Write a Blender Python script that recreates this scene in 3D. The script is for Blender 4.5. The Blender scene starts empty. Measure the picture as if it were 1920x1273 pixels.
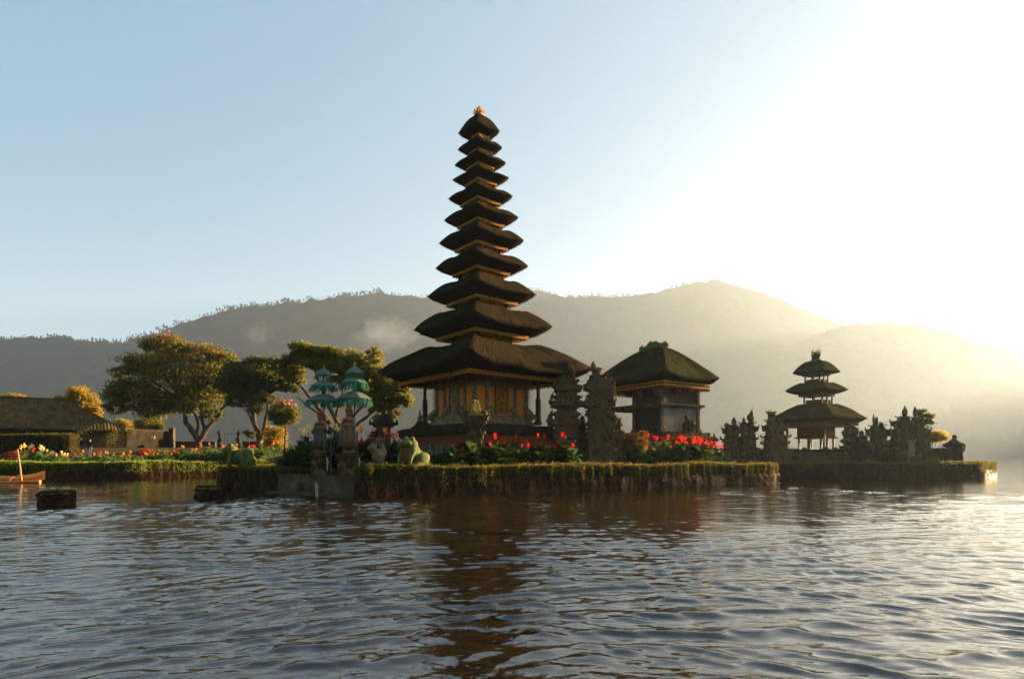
import bpy, bmesh, math, random
import numpy as np
from mathutils import Vector, Matrix, noise
R = math.radians
sc = bpy.context.scene
COL = sc.collection
F = 1100.0          # focal length in photo pixels
H = 1.8             # eye height above the lake
# ---------------------------------------------------------------- camera
cam_d = bpy.data.cameras.new('camera'); cam = bpy.data.objects.new('camera', cam_d); COL.objects.link(cam)
cam.location = (0, 0, H); cam.rotation_euler = (R(90), 0, 0)
cam_d.sensor_width = 36; cam_d.lens = 36 * F / 1920; cam_d.shift_y = 221.5 / 1920
cam_d.clip_start = 0.1; cam_d.clip_end = 20000
sc.camera = cam
# ---------------------------------------------------------------- light
SUN_AZ, SUN_EL = 59.5, 10.5      # azimuth from +Y towards +X
w = bpy.data.worlds.new('World'); sc.world = w; w.use_nodes = True
nt = w.node_tree; bg = nt.nodes['Background']
sky = nt.nodes.new('ShaderNodeTexSky'); sky.sky_type = 'NISHITA'; sky.sun_disc = False
sky.sun_elevation = R(SUN_EL); sky.sun_rotation = R(SUN_AZ)
sky.air_density = 1.0; sky.dust_density = 1.5; sky.ozone_density = 2.6; sky.altitude = 1200
tint = nt.nodes.new('ShaderNodeMixRGB'); tint.blend_type = 'MULTIPLY'; tint.inputs[0].default_value = 1; tint.inputs[2].default_value = (1.11, 1.0, .89, 1)
gm = nt.nodes.new('ShaderNodeGamma'); gm.inputs[1].default_value = .34
hs = nt.nodes.new('ShaderNodeHueSaturation'); hs.inputs['Saturation'].default_value = 1.85
nt.links.new(sky.outputs[0], gm.inputs[0]); nt.links.new(gm.outputs[0], hs.inputs['Color']); nt.links.new(hs.outputs[0], tint.inputs[1]); nt.links.new(tint.outputs[0], bg.inputs[0]); bg.inputs[1].default_value = 0.068
sl = bpy.data.lights.new('sun', 'SUN'); sun = bpy.data.objects.new('sun', sl); COL.objects.link(sun)
sl.energy = 5.0; sl.angle = R(0.6); sl.color = (1.0, 0.65, 0.33)
sd = Vector((math.sin(R(SUN_AZ)) * math.cos(R(SUN_EL)), math.cos(R(SUN_AZ)) * math.cos(R(SUN_EL)), math.sin(R(SUN_EL))))
sun.rotation_euler = sd.to_track_quat('Z', 'Y').to_euler(); sun.location = (60, 60, 60)
sc.view_settings.view_transform = 'Standard'; sc.view_settings.look = 'None'
sc.view_settings.exposure = 3.05; sc.view_settings.gamma = 1
sc.render.engine = 'CYCLES'; cy = sc.cycles
cy.use_denoising = True; cy.max_bounces = 8; cy.volume_bounces = 1; cy.transparent_max_bounces = 24
cy.diffuse_bounces = 3; cy.glossy_bounces = 3; cy.transmission_bounces = 4
cy.sample_clamp_indirect = 6.0; cy.caustics_reflective = False; cy.caustics_refractive = False
# ---------------------------------------------------------------- helpers
rnd = random.Random(7)
def W(px, py, D): return Vector(((px - 960) * D / F, D, H - (py - 858) * D / F))
def X(px, D): return (px - 960) * D / F
def Zh(py, D): return H - (py - 858) * D / F
def tag(o, label=None, cat=None, group=None, kind=None):
    if label: o['label'] = label
    if cat: o['category'] = cat
    if group: o['group'] = group
    if kind: o['kind'] = kind
    return o
def empty(name, loc=(0, 0, 0), rz=0, label=None, cat=None, group=None):
    o = bpy.data.objects.new(name, None); COL.objects.link(o); o.empty_display_size = .2
    o.location = loc; o.rotation_euler = (0, 0, rz); return tag(o, label, cat, group)
def link(name, me, mat, parent=None, loc=None, rz=None):
    o = bpy.data.objects.new(name, me); COL.objects.link(o)
    for m in (mat if isinstance(mat, (list, tuple)) else [mat]): me.materials.append(m)
    if parent: o.parent = parent
    if loc is not None: o.location = loc
    if rz is not None: o.rotation_euler = (0, 0, rz)
    return o
def nmesh(name, V, Fc, smooth=False, mi=None):
    me = bpy.data.meshes.new(name); me.from_pydata([tuple(v) for v in V], [], Fc)
    if mi is not None: me.polygons.foreach_set('material_index', mi)
    if smooth: me.polygons.foreach_set('use_smooth', [True] * len(me.polygons))
    me.update(); return me
def copy_tree(o, parent=None):
    kids = [c for c in o.children]
    c = o.copy(); COL.objects.link(c)
    if parent: c.parent = parent
    for k in kids: copy_tree(k, c)
    return c

class MB:
    """collects shapes, builds one mesh object"""
    def __init__(s): s.V = []; s.Fc = []; s.M = []; s.mi = 0; s.x = None
    def v(s, p):
        p = Vector(p)
        if s.x is not None: p = s.x @ p
        s.V.append(p); return len(s.V) - 1
    def f(s, idx): s.Fc.append(tuple(idx)); s.M.append(s.mi)
    def poly(s, pts): s.f([s.v(p) for p in pts])
    def box(s, c, size, rz=0, taper=1.0, tz=None):
        cx, cy_, cz = c; a, b, h = size[0] / 2, size[1] / 2, size[2] / 2
        ca, sa = math.cos(rz), math.sin(rz); ids = []
        tx = taper; ty = taper if tz is None else tz
        for z, tq, tw in ((-h, 1, 1), (h, tx, ty)):
            for x, y in ((-a, -b), (a, -b), (a, b), (-a, b)):
                x *= tq; y *= tw
                ids.append(s.v((cx + x * ca - y * sa, cy_ + x * sa + y * ca, cz + z)))
        for q in ((3, 2, 1, 0), (4, 5, 6, 7), (0, 1, 5, 4), (1, 2, 6, 5), (2, 3, 7, 6), (3, 0, 4, 7)): s.f([ids[i] for i in q])
    def prism(s, pts, z0, z1, cap=True):
        n = len(pts); a = [s.v((p[0], p[1], z0)) for p in pts]; b = [s.v((p[0], p[1], z1)) for p in pts]
        for i in range(n): j = (i + 1) % n; s.f((a[i], a[j], b[j], b[i]))
        if cap: s.f(b); s.f(a[::-1])
    def lathe(s, prof, seg=12, c=(0, 0, 0), sq=0.0, ph=0.0, wob=0.0, sx=1, sy=1):
        """prof: (radius, z); sq>0 -> squarish plan"""
        rows = []
        for r, z in prof:
            row = []
            for i in range(seg):
                a = 2 * math.pi * i / seg + ph
                k = 1.0
                if sq: k = 1 + sq * (1 / max(abs(math.cos(a - ph)), abs(math.sin(a - ph))) - 1)
                rr = r * k * (1 + (rnd.uniform(-wob, wob) if wob else 0))
                row.append(s.v((c[0] + rr * math.cos(a) * sx, c[1] + rr * math.sin(a) * sy, c[2] + z)))
            rows.append(row)
        for a, b in zip(rows, rows[1:]):
            for i in range(seg): j = (i + 1) % seg; s.f((a[i], a[j], b[j], b[i]))
        s.f(rows[0][::-1]); s.f(rows[-1])
    def tube(s, pts, rad, seg=8, cap=True):
        pts = [Vector(p) for p in pts]; n = len(pts)
        if not isinstance(rad, (list, tuple)): rad = [rad] * n
        rows = []; prev = None
        for k, p in enumerate(pts):
            d = (pts[min(k + 1, n - 1)] - pts[max(k - 1, 0)]).normalized()
            if prev is None: u = d.orthogonal().normalized()
            else: u = (prev - d * prev.dot(d)).normalized()
            prev = u; v_ = d.cross(u)
            rows.append([s.v(p + (u * math.cos(2 * math.pi * i / seg) + v_ * math.sin(2 * math.pi * i / seg)) * rad[k]) for i in range(seg)])
        for a, b in zip(rows, rows[1:]):
            for i in range(seg): j = (i + 1) % seg; s.f((a[i], a[j], b[j], b[i]))
        if cap: s.f(rows[0][::-1]); s.f(rows[-1])
    def ball(s, c, r, sub=2, jit=0.0, sc_=(1, 1, 1), freq=2.0, seed=0):
        bm = bmesh.new(); bmesh.ops.create_icosphere(bm, subdivisions=sub, radius=1)
        off = len(s.V)
        for v in bm.verts:
            p = v.co.copy()
            k = 1 + (jit * noise.noise(p * freq + Vector((seed * 3.1, seed * 1.7, seed))) if jit else 0)
            s.v((c[0] + p.x * r * k * sc_[0], c[1] + p.y * r * k * sc_[1], c[2] + p.z * r * k * sc_[2]))
        for f_ in bm.faces: s.f([off + v.index for v in f_.verts])
        bm.free()
    def build(s, name, mat, parent=None, smooth=False, loc=None, rz=None):
        return link(name, nmesh(name, s.V, s.Fc, smooth, s.M), mat, parent, loc, rz)

# ---- materials
def mat(name, col, rough=.8, spec=.3, noise_amt=0.0, nscale=3.0, col2=None, bump=0.0, bscale=20.0, trans=0.0, metal=0.0, vec=(1, 1, 1), detail=6, col3=None, dist=.03, obj=True):
    if rough >= .8: spec = 0.0
    m = bpy.data.materials.new(name); m.use_nodes = True; n = m.node_tree.nodes; l = m.node_tree.links
    b = n['Principled BSDF']; b.inputs['Base Color'].default_value = (*col, 1); b.inputs['Roughness'].default_value = rough
    b.inputs['Specular IOR Level'].default_value = spec; b.inputs['Metallic'].default_value = metal
    if col2 is not None or bump:
        tc = n.new('ShaderNodeTexCoord'); mp = n.new('ShaderNodeMapping'); mp.inputs['Scale'].default_value = vec
        l.new(tc.outputs['Object'] if obj else tc.outputs['Generated'], mp.inputs[0])
    if col2 is not None:
        t = n.new('ShaderNodeTexNoise'); t.inputs['Scale'].default_value = nscale; t.inputs['Detail'].default_value = detail; t.inputs['Roughness'].default_value = .65
        l.new(mp.outputs[0], t.inputs['Vector'])
        r = n.new('ShaderNodeValToRGB'); r.color_ramp.elements[0].color = (*col, 1); r.color_ramp.elements[1].color = (*col2, 1)
        r.color_ramp.elements[0].position = .36; r.color_ramp.elements[1].position = .64
        if col3 is not None:
            e = r.color_ramp.elements.new(.5); e.color = (*col3, 1)
        l.new(t.outputs['Fac'], r.inputs[0]); l.new(r.outputs[0], b.inputs['Base Color'])
    if bump:
        t2 = n.new('ShaderNodeTexNoise'); t2.inputs['Scale'].default_value = bscale; t2.inputs['Detail'].default_value = 8
        l.new(mp.outputs[0], t2.inputs['Vector'])
        bp = n.new('ShaderNodeBump'); bp.inputs['Strength'].default_value = bump; bp.inputs['Distance'].default_value = dist
        l.new(t2.outputs['Fac'], bp.inputs['Height']); l.new(bp.outputs[0], b.inputs['Normal'])
    if trans:
        tr = n.new('ShaderNodeBsdfTranslucent'); mx = n.new('ShaderNodeMixShader'); mx.inputs[0].default_value = trans
        tr.inputs['Color'].default_value = (*[min(1, c * 1.3) for c in col], 1)
        if col2 is not None: l.new(r.outputs[0], tr.inputs['Color'])
        out = n['Material Output']; l.new(b.outputs[0], mx.inputs[1]); l.new(tr.outputs[0], mx.inputs[2]); l.new(mx.outputs[0], out.inputs[0])
    return m
def leafmat(name, c1, c2, trans=.45, rough=.5, c3=None, scale=.6, hue=.49):
    """leaf colour varies per leaf island"""
    m = bpy.data.materials.new(name); m.use_nodes = True; n = m.node_tree.nodes; l = m.node_tree.links
    b = n['Principled BSDF']; b.inputs['Roughness'].default_value = rough; b.inputs['Specular IOR Level'].default_value = .06
    g = n.new('ShaderNodeNewGeometry'); tc = n.new('ShaderNodeTexCoord')
    t = n.new('ShaderNodeTexNoise'); t.inputs['Scale'].default_value = scale; t.inputs['Detail'].default_value = 3; l.new(tc.outputs['Object'], t.inputs['Vector'])
    ad = n.new('ShaderNodeMath'); ad.operation = 'MULTIPLY_ADD'; ad.inputs[1].default_value = .55; l.new(g.outputs['Random Per Island'], ad.inputs[0])
    mu = n.new('ShaderNodeMath'); mu.operation = 'MULTIPLY_ADD'; mu.inputs[1].default_value = 1.3; mu.inputs[2].default_value = -.45; l.new(t.outputs['Fac'], mu.inputs[0]); l.new(mu.outputs[0], ad.inputs[2])
    r = n.new('ShaderNodeValToRGB'); r.color_ramp.elements[0].color = (*c1, 1); r.color_ramp.elements[1].color = (*c2, 1)
    if c3 is not None: e = r.color_ramp.elements.new(.8); e.color = (*c2, 1); r.color_ramp.elements[-1].color = (*c3, 1)
    l.new(ad.outputs[0], r.inputs[0]); l.new(r.outputs[0], b.inputs['Base Color'])
    tr = n.new('ShaderNodeBsdfTranslucent'); mx = n.new('ShaderNodeMixShader'); mx.inputs[0].default_value = trans
    hs = n.new('ShaderNodeHueSaturation'); hs.inputs['Value'].default_value = 1.6; hs.inputs['Hue'].default_value = hue; l.new(r.outputs[0], hs.inputs['Color']); l.new(hs.outputs[0], tr.inputs['Color'])
    out = n['Material Output']; l.new(b.outputs[0], mx.inputs[1]); l.new(tr.outputs[0], mx.inputs[2]); l.new(mx.outputs[0], out.inputs[0])
    return m
def interp(pts, x):
    if x <= pts[0][0]: return pts[0][1]
    for (a, b), (c, d) in zip(pts, pts[1:]):
        if x <= c:
            t = (x - a) / (c - a); return b + (d - b) * t
    return pts[-1][1]
# ---------------------------------------------------------------- islands and garden ground

SOIL = mat('garden soil and grass', (.045, .06, .018), .95, .1, col2=(.09, .075, .035), nscale=1.5, bump=1, bscale=6)
ISL = [(-16.6, 35.2), (-12.0, 32.0), (-6.0, 28.4), (-5.9, 26.8), (17.0, 41.2), (17.6, 43), (14, 57), (-10, 60), (-21, 47)]
mb = MB(); mb.prism(ISL, -1.0, 1.0); mb.build('ground', SOIL)['kind'] = 'structure'
ISR = [(17.5, 48.3), (39.2, 50.3), (45.4, 56.5), (42, 74), (17, 72)]
mb = MB(); mb.prism(ISR, -1.0, 1.05); mb.build('ground', SOIL)['kind'] = 'structure'
def ground_left(x, y):
    t = max(0, min(1, (y - 50) / 18)); return 1.0 + 2.0 * t * t * (3 - 2 * t)
V = []; Fc = []; ys = [44, 46, 47.5, 49, 51, 53, 56, 59, 62, 66, 72, 80, 95, 112]; xn = 90
for j, y in enumerate(ys):
    for i in range(xn + 1):
        edge = -22 if True else 0
        xl = -150; xr = -10 + (0 if y < 62 else min(12, (y - 62)))
        x = xl + (xr - xl) * (i / xn) ** .5
        shore = .75 + interp([(-60, 44.3), (-42.5, 44.5), (-33.2, 49.2), (-32.6, 51.2), (-31.4, 52.2), (-22.8, 60.4), (-5, 62)], x)
        yy = max(y, shore + j * .02)
        V.append((x, yy, ground_left(x, yy)))
n0 = len(V)
for j in range(len(ys) - 1):
    for i in range(xn):
        a = j * (xn + 1) + i; Fc.append((a, a + 1, a + xn + 2, a + xn + 1))
for i in range(xn + 1): V.append((V[i][0], V[i][1], -1))
for i in range(xn): Fc.append((i, n0 + i, n0 + i + 1, i + 1))
me = nmesh('ground', V, Fc); link('ground', me, SOIL)['kind'] = 'structure'
# ---------------------------------------------------------------- water
def make_water():
    rs = np.geomspace(.4, 400, 1750)
    an = np.radians(np.concatenate([np.linspace(-180, -62, 150)[:-1], np.linspace(-62, 62, 930), np.linspace(62, 180, 150)[1:]])); na = len(an)
    Rr, A = np.meshgrid(rs, an, indexing='ij')
    x = Rr * np.sin(A); y = Rr * np.cos(A)
    rg = np.random.RandomState(5)
    wx = x + .35 * np.sin(x * .55 + y * .31) + .12 * np.sin(y * 1.1 - x * .7 + 1)
    wy = y + .30 * np.sin(x * .41 - y * .6 + 2) + .10 * np.sin(x * 1.3 + 1.9 * y)
    sp = Rr * (rs[1] / rs[0] - 1)
    def band(n, l0, l1, th0, dth, slope):
        h = np.zeros_like(x)
        for i in range(n):
            lam = l0 * (l1 / l0) ** rg.rand(); k = 2 * np.pi / lam; th = np.radians(th0 + rg.uniform(-dth, dth))
            fade = np.clip((lam / sp - 2.0) / 1.5, 0, 1)
            h += (lam / .5) ** .8 * fade * np.sin(k * (wx * np.cos(th) + wy * np.sin(th)) + rg.rand() * 6.28)
        lm = (l0 * l1) ** .5; h *= slope * lm / (2 * np.pi) * 1.414 / np.sqrt(n) / (lm / .5) ** .8
        return h
    g1 = .62 + .5 * np.sin(x * .21 + 1.2 * np.sin(y * .15)) * np.sin(y * .17 + x * .05 + .6)      # gusts
    g2 = .75 + .4 * np.sin(x * .33 - y * .2 + 1.5 * np.sin(x * .13 + 2))
    w1 = np.clip(.55 - A * 1.1, .05, 1); w2 = np.clip(.45 + A * 1.1, .05, 1)
    H_ = w1 * band(12, .24, .46, 128, 13, .115) + w2 * band(12, .20, .38, 62, 15, .105) + band(12, .38, .7, 97, 10, .10)
    sg = .0055; Hn = H_ / sg
    z = sg * (np.exp(.5 * np.clip(Hn, -3, 3)) - 1) / .55 * g1
    z += (band(22, .12, .22, 95, 34, .06) + band(16, .07, .12, 100, 60, .025)) * g2
    z += .004 * np.sin(2 * np.pi / 1.7 * (wx * np.cos(1.9) + wy * np.sin(1.9))) + .003 * np.sin(2 * np.pi / 1.1 * (wx * np.cos(1.3) + wy * np.sin(1.3)))
    V = np.stack([x, y, z], -1).reshape(-1, 3).astype(np.float32)
    nr = len(rs); i = np.arange(nr - 1)[:, None] * na + np.arange(na - 1)[None]
    Q = np.stack([i, i + 1, i + na + 1, i + na], -1).reshape(-1, 4)[:, ::-1]
    me = bpy.data.meshes.new('water'); me.vertices.add(len(V)); me.vertices.foreach_set('co', V.ravel())
    me.loops.add(Q.size); me.loops.foreach_set('vertex_index', np.ascontiguousarray(Q).ravel().astype(np.int32))
    me.polygons.add(len(Q)); me.polygons.foreach_set('loop_start', np.arange(0, Q.size, 4, dtype=np.int32))
    me.polygons.foreach_set('loop_total', np.full(len(Q), 4, dtype=np.int32))
    me.update(calc_edges=True); me.validate(); me.polygons.foreach_set('use_smooth', np.ones(len(Q), dtype=bool))
    return me
def watermat():
    m = bpy.data.materials.new('lake water'); m.use_nodes = True; n = m.node_tree.nodes; l = m.node_tree.links
    b = n['Principled BSDF']; b.inputs['Base Color'].default_value = (.012, .0085, .004, 1)
    b.inputs['Roughness'].default_value = .035; b.inputs['IOR'].default_value = 1.8; b.inputs['Specular IOR Level'].default_value = .5
    tc = n.new('ShaderNodeTexCoord')
    def nz(scale, sx, sy, det):
        mp = n.new('ShaderNodeMapping'); mp.inputs['Scale'].default_value = (sx, sy, 1); mp.inputs['Rotation'].default_value = (0, 0, R(7)); l.new(tc.outputs['Object'], mp.inputs[0])
        t = n.new('ShaderNodeTexNoise'); t.inputs['Scale'].default_value = scale; t.inputs['Detail'].default_value = det; l.new(mp.outputs[0], t.inputs['Vector']); return t
    # chop: the mesh carries the near waves, the bump carries the small and the far ones
    t1 = nz(4.2, .40, 1, 4); t2 = nz(13, .6, 1, 2)
    b1 = n.new('ShaderNodeBump'); b1.inputs['Strength'].default_value = 1; b1.inputs['Distance'].default_value = .016
    b2 = n.new('ShaderNodeBump'); b2.inputs['Strength'].default_value = 1; b2.inputs['Distance'].default_value = .004
    l.new(t1.outputs['Fac'], b1.inputs['Height']); l.new(t2.outputs['Fac'], b2.inputs['Height'])
    l.new(b2.outputs[0], b1.inputs['Normal']); l.new(b1.outputs[0], b.inputs['Normal'])
    return m
WM = watermat()
tag(link('water', make_water(), WM), kind='structure')
def ringw(t):
    x, y = math.sin(t), math.cos(t); k = 398; return (x * k, y * k, -.01)
def clampw(t):
    x, y = math.sin(t), math.cos(t); k = min(2400 / max(1e-6, abs(x)), (2700 if y > 0 else 440) / max(1e-6, abs(y))); return (x * k, y * k, -.03)
mb = MB()                                          # the far lake, and the lake around and behind the camera, joined to the rippled sheet
S = 2700
nn = 90; an = [R(-180 + 360 * i / nn) for i in range(nn + 1)]
for a, b in zip(an, an[1:]):
    fa, fb = clampw(a), clampw(b)
    mb.poly([ringw(a), ringw(b), (fb[0], fb[1], -.01), (fa[0], fa[1], -.01)][::-1])
mb.prism([(math.sin(t) * .45, math.cos(t) * .45) for t in [k * .5236 for k in range(12)]][::-1], -.05, -.004)
mb.build('water', WM)['kind'] = 'structure'
# ---------------------------------------------------------------- mountains
mt_mat = mat('forested slope', (.010, .016, .010), .95, .1, col2=(.022, .028, .016), nscale=.012, bump=1, bscale=.05, dist=2.5)
def mountain(name, ridge, D0, Dr, px0, px1, nx, ny, Dvar=0, seed=0, gully=.06, foot_py=857.5):
    V = []; Fc = []
    for j in range(ny + 1):
        t = j / ny
        for i in range(nx + 1):
            px = px0 + (px1 - px0) * i / nx
            Dk = Dr + Dvar * math.sin(px * .004 + seed)
            zr = H - (interp(ridge, px) - 858) * Dk / F
            D = D0 + (Dk - D0) * t
            x = (px - 960) / F * D
            e = t ** .85
            q = noise.noise(Vector((x * .0035 + seed, D * .0012, seed))) + .5 * noise.noise(Vector((x * .009, D * .003, seed + 3)))
            z = zr * e + zr * gully * q * 5 * e * (1 - t) * 1.0
            f = noise.noise(Vector((x * .03, D * .03, seed))) * 9 + noise.noise(Vector((x * .09, D * .09, seed))) * 5
            z += f * min(1, t * 8)
            V.append((x, D, max(z, -4 if j == 0 else -1)))
    back = len(V)
    for i in range(nx + 1):
        px = px0 + (px1 - px0) * i / nx; V.append(((px - 960) / F * (Dr + 120), Dr + 120, -4))
    for j in range(ny + 1):
        for i in range(nx):
            a = j * (nx + 1) + i; Fc.append((a, a + 1, a + nx + 2, a + nx + 1))
    o = link(name, nmesh(name, V, Fc, True), mt_mat); o['kind'] = 'structure'; return V[ny * (nx + 1):(ny + 1) * (nx + 1)]
ridL = [(-900, 640), (-500, 600), (-200, 622), (0, 636), (60, 632), (120, 634), (180, 639), (210, 642), (250, 637), (300, 622), (340, 608), (380, 593), (430, 580), (500, 572), (560, 567), (620, 558), (680, 552), (730, 549), (780, 555), (830, 567), (900, 590), (1000, 640), (1100, 700), (1250, 780), (1400, 857)]
ridM = [(500, 700), (700, 600), (850, 556), (960, 545), (1005, 545), (1060, 557), (1120, 556), (1180, 557), (1220, 549), (1270, 539), (1300, 531), (1345, 526), (1380, 535), (1430, 549), (1480, 568), (1520, 588), (1580, 607), (1650, 630), (1750, 670), (1900, 740), (2100, 830), (2300, 857)]
ridR = [(1250, 760), (1400, 680), (1500, 640), (1580, 610), (1640, 605), (1700, 606), (1760, 618), (1830, 640), (1920, 658), (2050, 700), (2300, 690), (2700, 640), (3200, 600)]
rl = mountain('hill', ridL, 1150, 1750, -500, 1400, 420, 60, seed=1)
rm = mountain('mountain', ridM, 1500, 2350, 500, 2000, 300, 60, seed=5)
rr = mountain('mountain', ridR, 1300, 1950, 1250, 2200, 250, 60, seed=9)
ridE = [(1990, 857), (2080, 770), (2200, 660), (2400, 570), (2600, 540), (2720, 525), (2950, 508)]
mountain('mountain', ridE, 700, 1290, 1990, 2850, 120, 40, seed=13)  # unseen ridge past the right edge, height set to shade the low haze
def ridge_trees(name, line, h0, h1, n, seed, m, x0=-1e9, x1=1e9):
    q = random.Random(seed); mb = MB()
    for _ in range(n):
        i = q.randrange(0, len(line) - 1); t = q.random(); a, b = Vector(line[i]), Vector(line[i + 1]); p = a.lerp(b, t)
        px = 960 + p.x / p.y * F
        if px < x0 or px > x1: continue
        d = .55 + 1.1 * noise.noise(Vector((p.x * .008, seed, 0)))
        h = q.uniform(h0, h1) * max(.35, min(1.2, d + .5)); p = p + Vector((0, q.uniform(-30, 20), -5))
        mb.tube([p, p + Vector((q.uniform(-1, 1), 0, h * .8))], [h * .04, h * .02], 4)
        for k in range(4): mb.ball(p + Vector((q.uniform(-.12, .12) * h, q.uniform(-.1, .1) * h, h * (.3 + .17 * k) * q.uniform(.85, 1.1))), h * q.uniform(.09, .17), 1, .6, (1, 1, 1.1), 2, q.random() * 9)
    tag(mb.build(name, m), kind='stuff')
rt = mat('ridge foliage', (.02, .035, .015), .95, .1)
ridge_trees('ridge_forest', rl, 5, 11, 2600, 3, rt, -60, 900)
ridge_trees('ridge_forest', rm, 6, 12, 1200, 4, rt, 980, 1620)
ridge_trees('ridge_forest', rr, 5, 10, 650, 6, rt, 1560, 1990)
# ---------------------------------------------------------------- haze
mb = MB()
mb.prism([(-2900, -450), (2450, -450), (2450, 2800), (-2900, 2800)], -7, 760)
hm = bpy.data.materials.new('air'); hm.use_nodes = True; n = hm.node_tree.nodes
n.remove(n['Principled BSDF']); pv = n.new('ShaderNodeVolumePrincipled')
pv.inputs['Color'].default_value = (.59, .775, 1, 1); pv.inputs['Density'].default_value = .000105; pv.inputs['Anisotropy'].default_value = .45
hm.node_tree.links.new(pv.outputs[0], n['Material Output'].inputs['Volume'])
tag(mb.build('haze', hm), kind='stuff')

# drifting mist and a low cloud on the ridge
def mist(px, py, D, rx, ry, dens, scale, label, seed):
    c = W(px, py, D); k = D / F; mb = MB(); mb.ball((0, 0, 0), 1, 3)
    m = bpy.data.materials.new('mist'); m.use_nodes = True; n = m.node_tree.nodes; l = m.node_tree.links; n.remove(n['Principled BSDF'])
    v = n.new('ShaderNodeVolumePrincipled'); v.inputs['Color'].default_value = (.75, .88, 1, 1); v.inputs['Anisotropy'].default_value = .45
    tc = n.new('ShaderNodeTexCoord'); mp = n.new('ShaderNodeMapping'); mp.inputs['Location'].default_value = (seed * 3.1, seed, 0); mp.inputs['Scale'].default_value = (1.3, 1, 1); l.new(tc.outputs['Object'], mp.inputs[0])
    t = n.new('ShaderNodeTexNoise'); t.inputs['Scale'].default_value = scale; t.inputs['Detail'].default_value = 5; t.inputs['Distortion'].default_value = .6; l.new(mp.outputs[0], t.inputs['Vector'])
    ln = n.new('ShaderNodeVectorMath'); ln.operation = 'LENGTH'; l.new(tc.outputs['Object'], ln.inputs[0])
    a = n.new('ShaderNodeMath'); a.operation = 'SUBTRACT'; a.inputs[0].default_value = 1.0; l.new(ln.outputs['Value'], a.inputs[1])
    b = n.new('ShaderNodeMath'); b.operation = 'MULTIPLY_ADD'; b.inputs[1].default_value = .5; l.new(a.outputs[0], b.inputs[0]); l.new(t.outputs['Fac'], b.inputs[2])
    s = n.new('ShaderNodeMath'); s.operation = 'SUBTRACT'; s.inputs[1].default_value = .62; s.use_clamp = True; l.new(b.outputs[0], s.inputs[0])
    d = n.new('ShaderNodeMath'); d.operation = 'MULTIPLY'; d.inputs[1].default_value = dens; l.new(s.outputs[0], d.inputs[0]); l.new(d.outputs[0], v.inputs['Density']); l.new(v.outputs[0], n['Material Output'].inputs['Volume'])
    o = mb.build('mist', m); o.location = c; o.scale = (rx * k, rx * k * .6, ry * k); tag(o, label, kind='stuff')
mist(722, 628, 1080, 85, 48, .010, 2.2, 'thin wisp of mist on the slope left of the great tower', 1)
mist(484, 628, 1080, 34, 34, .011, 2.0, 'faint puff of mist above the dark trees', 2)
# ---------------------------------------------------------------- building materials
def thatchmat(name, c1, c2, moss, mossamt=.5):
    m = bpy.data.materials.new(name); m.use_nodes = True; n = m.node_tree.nodes; l = m.node_tree.links
    b = n['Principled BSDF']; b.inputs['Roughness'].default_value = .9; b.inputs['Specular IOR Level'].default_value = 0
    uv = n.new('ShaderNodeUVMap'); uv.uv_map = 'UVMap'
    mp = n.new('ShaderNodeMapping'); mp.inputs['Scale'].default_value = (16, 1.1, 1); l.new(uv.outputs[0], mp.inputs[0])
    t = n.new('ShaderNodeTexNoise'); t.inputs['Scale'].default_value = 1; t.inputs['Detail'].default_value = 5; t.inputs['Distortion'].default_value = .6; l.new(mp.outputs[0], t.inputs['Vector'])
    r = n.new('ShaderNodeValToRGB'); r.color_ramp.elements[0].color = (*c1, 1); r.color_ramp.elements[1].color = (*c2, 1)
    r.color_ramp.elements[0].position = .33; r.color_ramp.elements[1].position = .68; l.new(t.outputs['Fac'], r.inputs[0])
    tc = n.new('ShaderNodeTexCoord'); t2 = n.new('ShaderNodeTexNoise'); t2.inputs['Scale'].default_value = .9; t2.inputs['Detail'].default_value = 7; t2.inputs['Roughness'].default_value = .7; l.new(tc.outputs['Object'], t2.inputs['Vector'])
    r2 = n.new('ShaderNodeValToRGB'); r2.color_ramp.elements[0].position = .58 - .2 * mossamt; r2.color_ramp.elements[1].position = .74 - .2 * mossamt; l.new(t2.outputs['Fac'], r2.inputs[0])
    mx = n.new('ShaderNodeMixRGB'); mx.inputs[2].default_value = (*moss, 1); l.new(r2.outputs[0], mx.inputs[0]); l.new(r.outputs[0], mx.inputs[1]); l.new(mx.outputs[0], b.inputs['Base Color'])
    ad = n.new('ShaderNodeMath'); ad.operation = 'MULTIPLY_ADD'; ad.inputs[1].default_value = .4; l.new(t2.outputs['Fac'], ad.inputs[0]); l.new(t.outputs['Fac'], ad.inputs[2])
    bp = n.new('ShaderNodeBump'); bp.inputs['Strength'].default_value = 1; bp.inputs['Distance'].default_value = .16; l.new(ad.outputs[0], bp.inputs['Height']); l.new(bp.outputs[0], b.inputs['Normal'])
    return m
THATCH = thatchmat('dark palm thatch', (0.004876, 0.003713, 0.002548), (0.03679, 0.02786, 0.01466), (0.01553, 0.01747, 0.005822), .30)
THATCH_G = thatchmat('mossy palm thatch', (.008, .007, .004), (.045, .036, .018), (.033, .040, .010), .72)
GOLD = mat('gilded carved wood', (0.425, 0.2125, 0.0275), .7, .05, col2=(0.0875, 0.0325, 0.01), nscale=9, bump=.8, bscale=16, dist=.05)
GOLDL = mat('gilded trim', (0.567, 0.3038, 0.0405), .6, .05, col2=(0.27, 0.1283, 0.0189), nscale=6, bump=.4, bscale=20)
NECKG = mat('gilded carved panel', (0.715, 0.377, 0.0585), .6, .05, col2=(0.156, 0.065, 0.0182), nscale=7, bump=.8, bscale=14, dist=.05)
REDW = mat('red painted wood', (.20, .018, .010), .8, 0, col2=(.10, .015, .008), nscale=8)
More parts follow.
